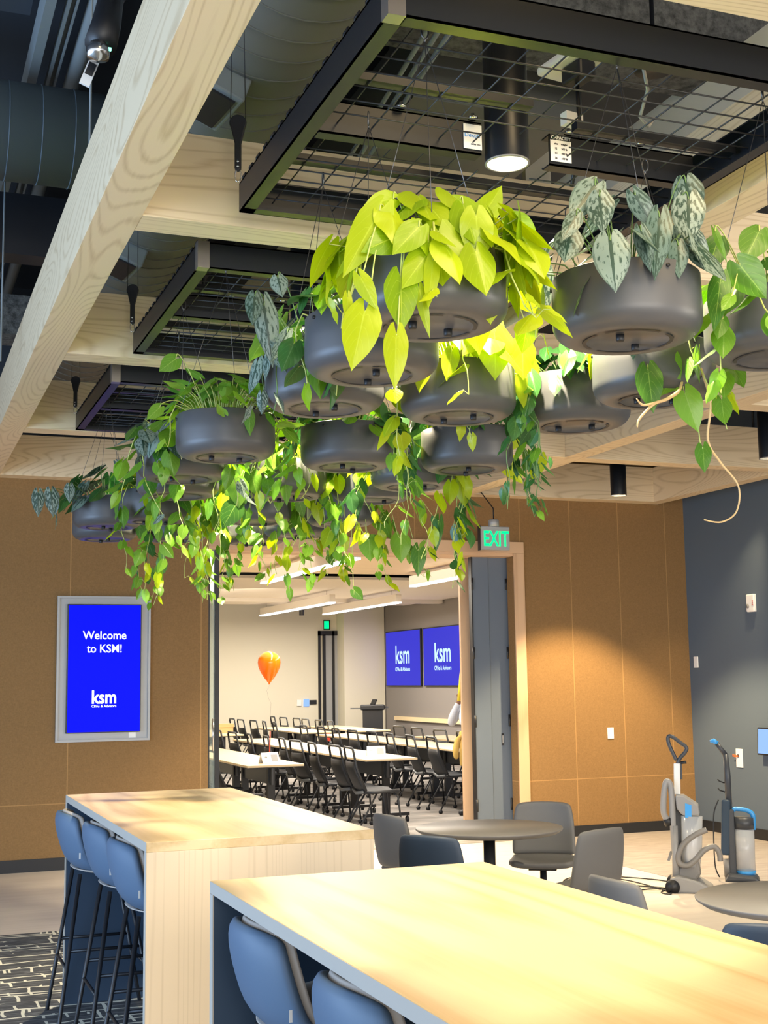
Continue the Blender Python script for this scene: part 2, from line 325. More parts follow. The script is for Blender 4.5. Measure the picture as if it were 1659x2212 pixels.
MB().box(-.13, .13, -.17, .17, -.02, .10).build('frame', M['pipe'], t, bevel=.01); MB().box(-.10, .10, -.14, .14, -.03, -.019).build('grille', M['black'], t)
t = thing('round_duct', (0, 6.95, 4.62), 'slate painted round duct crossing behind the wide beam', 'duct')
MB().tube([(-2, 0, 0), (1.02, 0, 0)], .265, 40).build('duct_body', M['duct_blue'], t)
for k in range(14):
    x = -1.35+k*.17; MB().tube([(x, .266*math.cos(a), .266*math.sin(a)) for a in [2*PI*i/32 for i in range(33)]], .004, 5).build('seam', M['duct_blue'], t)
def plen(name, mb, m, label, cat, **k): return tag(mb.build(name, m, **k), label, cat)
plen('steel_joist', MB().bar((.655, 3.0, 5.03), (.655, 12, 5.03), .05, .16), M['pipe'], 'grey steel joist over the slate duct', 'joist')
plen('strut_channel', MB().bar((.745, 3.0, 5.0), (.745, 11.8, 5.0), .018, .05).bar((.785, 3.0, 5.0), (.785, 11.8, 5.0), .010, .05).box(.745, .785, 3, 11.8, 5.02, 5.03), M['pipe'], 'slotted metal strut channel beside the joist', 'channel')
plen('pipe', MB().tube([(.885, 3, 5.02), (.885, 12, 5.02)], .045, 16), M['pipe'], 'thick grey conduit pipe beyond the strut channel', 'pipe')
plen('steel_beam', MB().box(-4, 1.0, 8.2, 8.4, 4.35, 4.75), M['black'], 'black steel beam behind the slate duct', 'beam')
plen('fireproofed_beam', MB().box(-4, 1.0, 9.6, 9.95, 4.2, 4.5), M['rough'], 'rough fireproofed beam low behind the slate duct', 'beam')
plen('fireproofed_beam', MB().box(1.9, 9, 5.0, 5.25, 4.55, 4.95), M['rough'], 'rough fireproofed beam seen through the nearest mesh', 'beam')
plen('ceiling_panel', MB().box(-4, .60, 4.7, 6.6, 5.12, 5.16), M['deck'], 'flat dark panel in the upper corner over the joist', 'panel')
for x, y, z0, lb in ((.752, 5.4, 3.9, 'thin steel rod in front of the slate duct'), (.60, 8.0, 3.6, 'thin dark rod below the slate duct, beside the wide beam'), (.52, 8.0, 3.5, 'thin dark rod below the slate duct, nearer the picture edge')):
    plen('hanger_rod', MB().tube([(x, y, z0), (x, y, 5.3)], .006, 6), M['pipe'], lb, 'rod')
t = thing('track_light', (.71, 4.7, 4.14), 'black spotlight head with a green glint beyond the beam', 'light')
MB().tube([(.03, .05, .17), (.0, 0, 0), (-.03, -.06, -.12)], [.045, .055, .06], 16).build('lamp_head', M['black'], t); MB().bar((.03, .05, .1), (.05, .1, .9), .02).build('arm', M['black'], t)
MB().lathe([(.0, -.0), (.04, .01), (.045, .04), (.03, .07)], 16).build('lens', M['chrome'], t).location = (-.04, -.07, -.19); MB().box(-.006, .006, -.09, -.08, -.15, -.14).build('indicator_light', M['led'], t)
t = thing('white_label', (.675, 4.85, 4.02), 'small white tag on the conduit under the spotlight', 'label'); t.rotation_euler = (.2, .35, 0)
MB().box(-.02, .02, -.02, .0, -.07, .06).build('tag_plate', M['white'], t); MB().box(-.015, .015, -.023, -.019, -.03, .02).build('dark_mark', M['black'], t); MB().tube([(0, -.01, .055), (.02, .12, .45), (.03, .25, 1.22)], .002, 5).build('string', M['black'], t)
plen('rectangular_duct', MB().box(3.68, 3.90, 3.2, 8.5, 4.3, 4.6).box(3.7, 3.88, 4, 4.05, 4.6, 5.3).box(3.7, 3.88, 7, 7.05, 4.6, 5.3), M['offwhite'], 'pale rectangular duct seen through the mesh', 'duct')
plen('rectangular_duct', MB().box(2.35, 3.3, 5.6, 11, 4.5, 4.9).box(2.4, 3.25, 6, 6.04, 4.9, 5.3).box(2.4, 3.25, 9, 9.04, 4.9, 5.3), M['duct'], 'dark rectangular duct above the middle frame', 'duct')
plen('conduit_bundle', MB().tube([(1.9, 3, 4.4), (2.35, 7.5, 4.4)], .012, 8).tube([(1.95, 3, 4.4), (2.40, 7.5, 4.4)], .012, 8).tube([(2.0, 3, 4.4), (2.45, 7.5, 4.4)], .012, 8), M['pipe'], 'three thin conduits running above the nearest mesh', 'conduit')
t = thing('access_point', (2.43, 4.19, 4.02), 'white wireless unit with dark box above the nearest mesh', 'fixture', .15)
MB().box(-.085, .085, -.12, .12, -.02, .02).build('housing', M['white'], t, bevel=.015); MB().box(-.04, .04, -.10, .02, -.09, -.02).build('bracket', M['black'], t, bevel=.01)
MB().box(-.04, .04, -.01, .03, -.25, -.20).build('junction_box', M['white'], t); MB().tube([(0, -.03, -.05), (.03, 0, -.3), (-.02, .0, -.5)], .008, 6).build('cable', M['black'], t)
plen('pendant_cone', MB().lathe([(.01, .85), (.01, 0), (.07, 0), (.09, -.05), (.09, -.1), (.0, -.1)], 24, (3.15, 4.7)), M['black'], 'black domed fitting above the mesh near the pale duct', 'fixture').location = (0, 0, 4.45)
plen('strap', MB().tube([(2.25, 3.42, 3.62), (2.33, 3.52, 3.60), (2.36, 3.62, 3.55), (2.42, 3.66, 3.54), (2.45, 3.67, 3.58)], .006, 6), M['silver_plastic'], 'loose pale cable tie curling on the mesh', 'strap')

# ------------------------------------------------------------------ hanging frames
def frame_builder(y0, label):
    t = thing('plant_rack', (1.24, y0, 3.47), label, 'rack', 0, 'black steel racks under the timber grid')
    Wd, L, H, fl = 1.60, 1.62, .118, .055
    def chan(a, b, inw):   # C channel: web outside, flanges turned in
        mb = MB(); (x0, ya), (x1, yb) = a, b
        if ya == yb:
            d = inw*fl; mb.box(x0, x1, min(ya, ya+inw*.006), max(ya, ya+inw*.006), 0, H).box(x0, x1, min(ya, ya+d), max(ya, ya+d), 0, .006).box(x0, x1, min(ya, ya+d), max(ya, ya+d), H-.006, H)
        else:
            d = inw*fl; mb.box(min(x0, x0+inw*.006), max(x0, x0+inw*.006), ya, yb, 0, H).box(min(x0, x0+d), max(x0, x0+d), ya, yb, 0, .006).box(min(x0, x0+d), max(x0, x0+d), ya, yb, H-.006, H)
        return mb
    for a, b, s in (((0, 0), (Wd, 0), 1), ((0, L), (Wd, L), -1), ((0, 0), (0, L), 1), ((Wd, 0), (Wd, L), -1)): chan(a, b, s).build('channel', M['steel'], t)
    for x0, x1 in ((.06, .66), (.93, Wd-.06)): chan((x0, .80), (x1, .80), 1).build('channel', M['steel'], t)
    for x in (0, Wd): MB().box(x-.003 if x == 0 else x-.05, x+.05 if x == 0 else x+.003, -.003, .05, -.002, H+.003).build('corner_plate', M['bare'], t)
    mb = MB()
    hole = (.63, .96, .68, 1.02)
    for k in range(1, 16):
        y = k*.1015
        if hole[2] < y < hole[3]: segs = ((.03, hole[0]), (hole[1], Wd-.03))
        else: segs = ((.03, Wd-.03),)
        for s in segs: mb.tube([(s[0], y, .034), (s[1], y, .034)], .003, 5)
    for k in range(1, 13):
        x = k*.125+.0
        segs = ((.03, hole[2]), (hole[3], L-.03)) if hole[0] < x < hole[1] else ((.03, L-.03),)
        for s in segs: mb.tube([(x, s[0], .040), (x, s[1], .040)], .003, 5)
    mb.build('wire_mesh', M['mesh_wire'], t)
    for y in (.50, 1.18): MB().box(.03, .70 if y == .5 else Wd-.03, y-.02, y+.02, .045, .075).build('cross_tube', M['steel'], t)
    MB().box(.92, Wd-.03, .60-.02, .60+.02, .045, .075).build('cross_tube', M['steel'], t)
    for k in range(16):
        mb = MB(); y = .08+k*.1; mb.tube([(.01, y-.02, H), (.01, y-.02, H+.022), (.01, y+.02, H+.022), (.01, y+.02, H)], .004, 5); mb.build('rail_loop', M['black'], t)
    for x in (.35, .62, 1.0, 1.3): MB().lathe([(.018, 0), (.018, .006), (.006, .006), (.006, .02)], 12, (x, .78)).build('bolt', M['chrome'], t).location = (0, 0, H)
    return t
fr = [frame_builder(3.12, 'steel rack with wire mesh, nearest of the row, carrying the large lime plant'), frame_builder(5.45, 'middle steel rack with wire mesh, behind the first cross beam'),
      frame_builder(7.78, 'farthest steel rack with wire mesh, lit blue on its rim')]
# printed stickers on the nearest frame's middle channel
t = thing('paper_label', (1.865, 3.915, 3.53), 'white printed maker sticker on the middle channel beside the downlight', 'label'); MB().box(-.035, .035, 0, .002, -.045, .045).build('paper', M['white'], t)
text('printing', 'Dexter', .022, M['blue_plastic'], t, (0, -.001, -.002), (PI/2, 0, 0)); text('printing', 'series info', .009, M['dark_plastic'], t, (.01, -.001, -.03), (PI/2, 0, 0))
t = thing('paper_label', (2.215, 3.915, 3.53), 'capacity sticker with rows of figures on the middle channel', 'label'); MB().box(-.042, .042, 0, .002, -.045, .035).build('paper', M['white'], t); MB().box(-.042, .042, 0, .0019, .035, .055).build('heading_band', M['black'], t)
text('heading', 'CAPACITY', .017, M['white'], t, (0, -.001, .038), (PI/2, 0, 0), bold=.0003)
for i, s in enumerate(('size    weight', '12      300 lb', '24      450 lb', '36      600 lb')): text('printing', s, .010, M['dark_plastic'], t, (0, -.001, .018-i*.018), (PI/2, 0, 0))
fl3 = ['nearest', 'middle', 'farthest']
for i, y in enumerate((4.74, 7.07, 9.40)):
    t = thing('pulley', (1.235, y, 3.60), f'black teardrop pulley block on two wires, far corner of the {fl3[i]} frame', 'pulley', -.35, 'pulley blocks carrying the frames')
    pts = [(.034*math.cos(a), .235+.034*math.sin(a)) for a in [-.6+(PI+1.2)*k/20 for k in range(21)]]+[(-.013, .15), (-.013, .045), (0, .035), (.013, .045), (.013, .15)]
    MB().prism(pts, lambda p: (p[0], -.01, p[1]), lambda p: (p[0], .01, p[1])).build('housing', M['black'], t, bevel=.004)
    for z in (.075, .055): MB().tube([(0, -.0115, z), (0, .0115, z)], .005, 12).build('pin', M['chrome'], t)
    MB().tube([(.0, 0, .045)]+[(.012*math.sin(a), 0, .02-.026*math.cos(a-PI)*1) for a in [2*PI*k/16 for k in range(17)]], .003, 6).build('snap_hook', M['chrome'], t)
    for s in (-1, 1): MB().tube([(s*.03, 0, .24), (s*.012, 0, 1.4)], .002, 5).build('wire', M['black'], t)

# ------------------------------------------------------------------ downlights
def downlight(x, y, z, label, r, L, power, ang, aim=None, col=WARM, blend=.35):
    t = thing('downlight', (x, y, z), label, 'light', 0, 'black cylinder downlights')
    MB().lathe([(r, 0), (r, L), (.0, L)], 40, cap=False).build('cylinder', M['steel'], t)
    MB().lathe([(r, 0), (r+.002, -.004), (r-.006, -.006), (r-.008, .0), (r*.60, .075)], 40, cap=False).build('rim', M['grey_plastic'], t)
    MB().tube([(0, 0, L), (0, 0, 5.3-z)], .012, 8).build('stem', M['steel'], t)
    if power: MB().lathe([(0, .070), (r*.60, .070), (r*.60, .08), (0, .08)], 32).build('lens', M['lamp'], t)
    else: MB().lathe([(0, .070), (r*.60, .070), (r*.60, .08), (0, .08)], 32).build('lens', M['white'], t)
    if power: spot('downlight_beam', (x, y, z+.05), aim or (x, y, 0), power, col, ang, blend, .045)
downlight(2.0, 3.92, 3.455, 'large lit black cylinder downlight through the nearest mesh', .078, .55, 300, 118)
downlight(6.66, 10.86, 3.40, 'black cylinder downlight hanging before the orange brown wall', .078, .6, 600, 90, col=(1, .74, .40))
downlight(6.72, 8.62, 3.40, 'black cylinder downlight at the picture edge beside the vine', .078, .6, 160, 80)
downlight(1.99, 6.25, 3.455, 'black cylinder downlight hidden among the middle planters', .078, .55, 260, 118)
downlight(1.99, 8.58, 3.455, 'black cylinder downlight above the farthest planters', .078, .55, 240, 118)
downlight(4.32, 10.86, 3.40, 'black cylinder downlight above the opening', .078, .6, 290, 95)
downlight(4.32, 6.2, 3.40, 'black cylinder downlight over the round tables', .078, .6, 150, 110)
downlight(7.98, 10.45, 3.62, 'small downlight in the gap beside the grey wall', .05, .3, 190, 46, aim=(7.90, 12.1, .25), col=(1, .74, .40), blend=.8)
area('table_fill', (1.9, 1.6, 4.9), (1.4, 2.6, 0), 1.6, 2.2, 62, (1, .74, .40), 2.2)  # overhead fill added above the beams to brighten the bar tables

# ================================================================== PLANTERS
ZP, PH, PR = 2.62, .185, .2175
def pot_proto():
    t = thing('hanging_planter', (0, 0, 0), 'x', 'planter', 0, 'charcoal bowl planters hung from the frames')
    prof = [(0, .004), (.116, .004), (.118, .0), (.150, .0)]
    for k in range(9): a = -PI/2+PI/2*k/8; prof.append((PR-.055+.055*math.cos(a), .055+.055*math.sin(a)))
    prof += [(PR, .10), (PR-.002, PH-.003), (PR-.006, PH), (PR-.010, PH-.003), (PR-.012, .08), (.10, .04), (0, .04)]
    MB().lathe(prof, 72).build('bowl', M['pot'], t)
    mb = MB()
    for a0 in (0, 1, 2, 3):
        a = [a0*PI/2+.12+(PI/2-.24)*k/14 for k in range(15)]
        mb.grid([[(.131*math.cos(q_), .131*math.sin(q_), -.0025) for q_ in a], [(.120*math.cos(q_), .120*math.sin(q_), -.0025) for q_ in a]], False)
    mb.build('base_groove', M['pot_dark'], t)
    for s in (-1, 1): MB().lathe([(0, -.016), (.010, -.016), (.012, -.012), (.012, .006)], 12, (s*.062, s*.02)).build('drain_plug', M['pot_dark'], t)
    MB().lathe([(0, .150), (PR-.012, .150), (PR-.012, .145), (0, .145)], 40).build('soil', M['soil'], t)
    hz = 3.505-ZP
    for k in range(3):
        a = PI*.72+k*2*PI/3; p = (PR*.985*math.cos(a), PR*.985*math.sin(a), PH-.022)
        wr = MB().tube([p, (0, 0, hz-.04)], .0013, 5).build('wire', M['wire'], t)
        MB().tube([(p[0]*.96, p[1]*.96, p[2]), (p[0]*1.03, p[1]*1.03, p[2])], .006, 8).build('stopper', M['pot_dark'], wr)
    MB().tube([(0, 0, hz-.045)]+[(.011*math.sin(a), 0, hz-.012-.024*math.cos(a)) for a in [2*PI*k/14 for k in range(15)]], .0028, 6).build('hook', M['wire'], t)
    return t

# heart leaf template
NU, NV = 8, 9
_u = np.linspace(-1, 1, NU+1); _v = np.array([0, .10, .22, .36, .50, .64, .77, .88, .96, 1.0])
_f = np.interp(_v, [0, .10, .22, .36, .50, .64, .77, .88, .96, 1], [.86, .98, 1, .95, .84, .66, .44, .22, .07, .012])
UU, VV = np.meshgrid(_u, _v); TX = UU*_f[:, None]; LOBE = -.25*np.sin(PI*np.abs(UU)**.66)*(1-VV)**2.4
TY = VV+LOBE
TF = [(i*(NU+1)+j, i*(NU+1)+j+1, (i+1)*(NU+1)+j+1, (i+1)*(NU+1)+j) for i in range(NV) for j in range(NU)]
TUV = np.stack([UU*.5+.5, VV], -1).reshape(-1, 2)
class Foliage:
    def __init__(s): s.V = []; s.T = []; s.n = 0
    def leaf(s, base, tip, nrm, L, Wd, curl=.15, fold=.25, tint=.5, wave=0.):
        t = np.array(tip, float); t /= np.linalg.norm(t); n = np.array(nrm, float); n -= t*n.dot(t)
        if np.linalg.norm(n) < 1e-3: n = np.array([t[2], .1, -t[0]]); n -= t*n.dot(t)
        n /= np.linalg.norm(n); x = np.cross(t, n)
        X = TX*Wd/2; Y = TY*L; Z = -fold*np.abs(X)*.9 - curl*L*(TY**2) + wave*L*.05*np.sin(TY*9+np.sign(TX)*1.2)*np.abs(TX)
        # fold: halves drop back from the midrib; curl: tip bends back
        P = np.array(base)+X[..., None]*x+Y[..., None]*t+Z[..., None]*n
        s.V.append(P.reshape(-1, 3)); s.T.append(np.full(P.shape[0]*P.shape[1], tint)); s.n += 1
    def build(s, name, m, parent):
        if not s.n: return None
        V = np.concatenate(s.V); nv = len(TUV); F = (np.array(TF)[None]+np.arange(s.n)[:, None, None]*nv).reshape(-1, 4)
        me = bpy.data.meshes.new(name); me.from_pydata(V.tolist(), [], F.tolist()); me.polygons.foreach_set('use_smooth', [True]*len(F))
        uv = me.uv_layers.new(name='uv'); li = np.zeros(len(me.loops), int); me.loops.foreach_get('vertex_index', li); uv.data.foreach_set('uv', np.tile(TUV, (s.n, 1))[li].ravel())
        at = me.attributes.new('tint', 'FLOAT', 'POINT'); at.data.foreach_set('value', np.concatenate(s.T)); me.materials.append(m); me.update()
        o = bpy.data.objects.new(name, me); COL.objects.link(o); o.parent = parent; return o
KIND = {  # leaf mat, stem mat, crown count, crown height, spread, leaf length range, aspect, droop range(deg)
 'lime': ('lime', 'stem', 62, .16, .08, (.095, .165), .78, (35, 98)),
 'silver': ('silver', 'stem_dark', 34, .22, .05, (.10, .165), .62, (25, 88)),
 'green': ('green', 'stem', 46, .12, .06, (.08, .145), .76, (5, 80)),
 'dark': ('dark', 'stem_dark', 50, .14, .06, (.07, .12), .70, (5, 80)),
 'pothos': ('pothos', 'stem', 95, .17, .05, (.075, .125), .62, (-35, 60)),
}
def plant(px, py, kind, label, vines=(), seed=0, crown=1.0, mix=None, extra=None, name='hanging_plant', cat='plant'):
    rnd = random.Random(seed*31+5); lm, sm, n, H, S, LR, asp, dr = KIND[kind]
    t = thing(name, (px, py, ZP), label, cat, 0, 'trailing plants in the hung planters')
    fo, f2, st = Foliage(), Foliage(), MB(); rim = PH
    for i in range(int(n*crown)):
        phi = rnd.uniform(0, 2*PI); q_ = math.sqrt(rnd.random()); rho = q_*(PR+S); h = rim+.02+H*(1-(q_**2)*.8)*rnd.uniform(.45, 1.1)
        if rho > PR-.02 and rnd.random() < .5: h = rim+rnd.uniform(-.05, .09)
        c, s_ = math.cos(phi), math.sin(phi); a = math.radians(rnd.uniform(*dr))*(.45+.55*q_)
        ph2 = phi+rnd.gauss(0, .45); o = (math.cos(ph2), math.sin(ph2)); tip = (o[0]*math.cos(a), o[1]*math.cos(a), -math.sin(a)); nm = (o[0]*math.sin(a)+rnd.gauss(0, .25), o[1]*math.sin(a)+rnd.gauss(0, .25), math.cos(a)+.15)
        L = rnd.uniform(*LR); b = (rho*c, rho*s_, h); F_ = f2 if (mix and rnd.random() < mix[1]) else fo
        F_.leaf(b, tip, nm, L, L*asp*rnd.uniform(.85, 1.1), rnd.uniform(-.05, .3), rnd.uniform(.05, .45), rnd.random(), rnd.uniform(0, 1))
        rr = rho*.45; st.tube([(rr*c, rr*s_, .15), ((rr+rho)*.5*c, (rr+rho)*.5*s_, (h+.15)/2+.03), b], [.0028, .0024, .0016], 5, False)
    for v in vines:
        phi, Lv = math.radians(v[0]), v[1]; dens = v[2] if len(v) > 2 else 1; out = v[3] if len(v) > 3 else .035
        c, s_ = math.cos(phi), math.sin(phi); p = Vector(((PR-.05)*c, (PR-.05)*s_, rim+.01)); pts = [p.copy(), Vector(((PR+.01)*c, (PR+.01)*s_, rim+.035)), Vector(((PR+out)*c, (PR+out)*s_, rim-.02))]
        cur = pts[-1].copy(); step = .045; k = 0; d = Vector((c*.15, s_*.15, -1)); total = 0
        while total < Lv:
            d += Vector((rnd.gauss(0, .24)-d.x*.25, rnd.gauss(0, .24)-d.y*.25, rnd.gauss(-.1, .15))); d.z = min(d.z, -.3); d.normalize(); cur = cur+d*step; total += step; pts.append(cur.copy())
        st.tube(pts, [.003]*2+[max(.0012, .003-.0018*i/len(pts)) for i in range(len(pts)-2)], 5, False)
        for i in range(2, len(pts)):
            if rnd.random() > .66*dens: continue
            fr_ = i/len(pts); L = LR[1]*rnd.uniform(.6, 1.0)*(1-.5*fr_); ph2 = phi+rnd.gauss(0, 1.0)
            o = Vector((math.cos(ph2), math.sin(ph2), 0)); pe = pts[i]+o*rnd.uniform(.015, .05)+Vector((0, 0, rnd.uniform(-.01, .03)))
            st.tube([pts[i], (pts[i]+pe)/2+Vector((0, 0, .012)), pe], .0013, 4, False)
            a = math.radians(rnd.uniform(35, 88)); tip = (o.x*math.cos(a)+rnd.gauss(0, .2), o.y*math.cos(a)+rnd.gauss(0, .2), -math.sin(a)); nm = (o.x*math.sin(a)+rnd.gauss(0, .45), o.y*math.sin(a)-.25, math.cos(a)+.1)
            F_ = f2 if (mix and rnd.random() < mix[1]) else fo
            F_.leaf(pe, tip, nm, L, L*asp*rnd.uniform(.85, 1.1), rnd.uniform(-.1, .3), rnd.uniform(.05, .5), min(1, rnd.random()*.7+.5*fr_), rnd.uniform(0, 1))
    if extra:
        for e in extra:                       # leaves measured on the photographed plant: local x, y, z, tip, normal, length, width
            fo.leaf(e[0], e[1], e[2], e[3], e[4], e[5] if len(e) > 5 else .1, .2, e[6] if len(e) > 6 else rnd.random(), .4)
            b = Vector(e[0]); st.tube(catmull([(b.x*.35, b.y*.35, .16), (b.x*.72, b.y*.72, max(b.z*.75+.05, rim+.03)), (b.x*.95, b.y*.95, b.z+.022), b], None, 4), .0020, 5, False)
    fo.build('leaves', M[lm], t)
    if f2.n: tag(f2.build('leaves', M[mix[0]], t), mix[0]+' toned leaves')
    st.build('stems', M[sm], t); return t
PROTO = pot_proto(); PSNAP = snapshot(PROTO); first = [True]
def planter(x, y, label, dz=0, rz=0):
    o = PROTO if first[0] else copy_tree(PROTO, PSNAP); first[0] = False
    o.location = (x, y, ZP+dz); o.rotation_euler = (0, 0, rz); o['label'] = label; return o
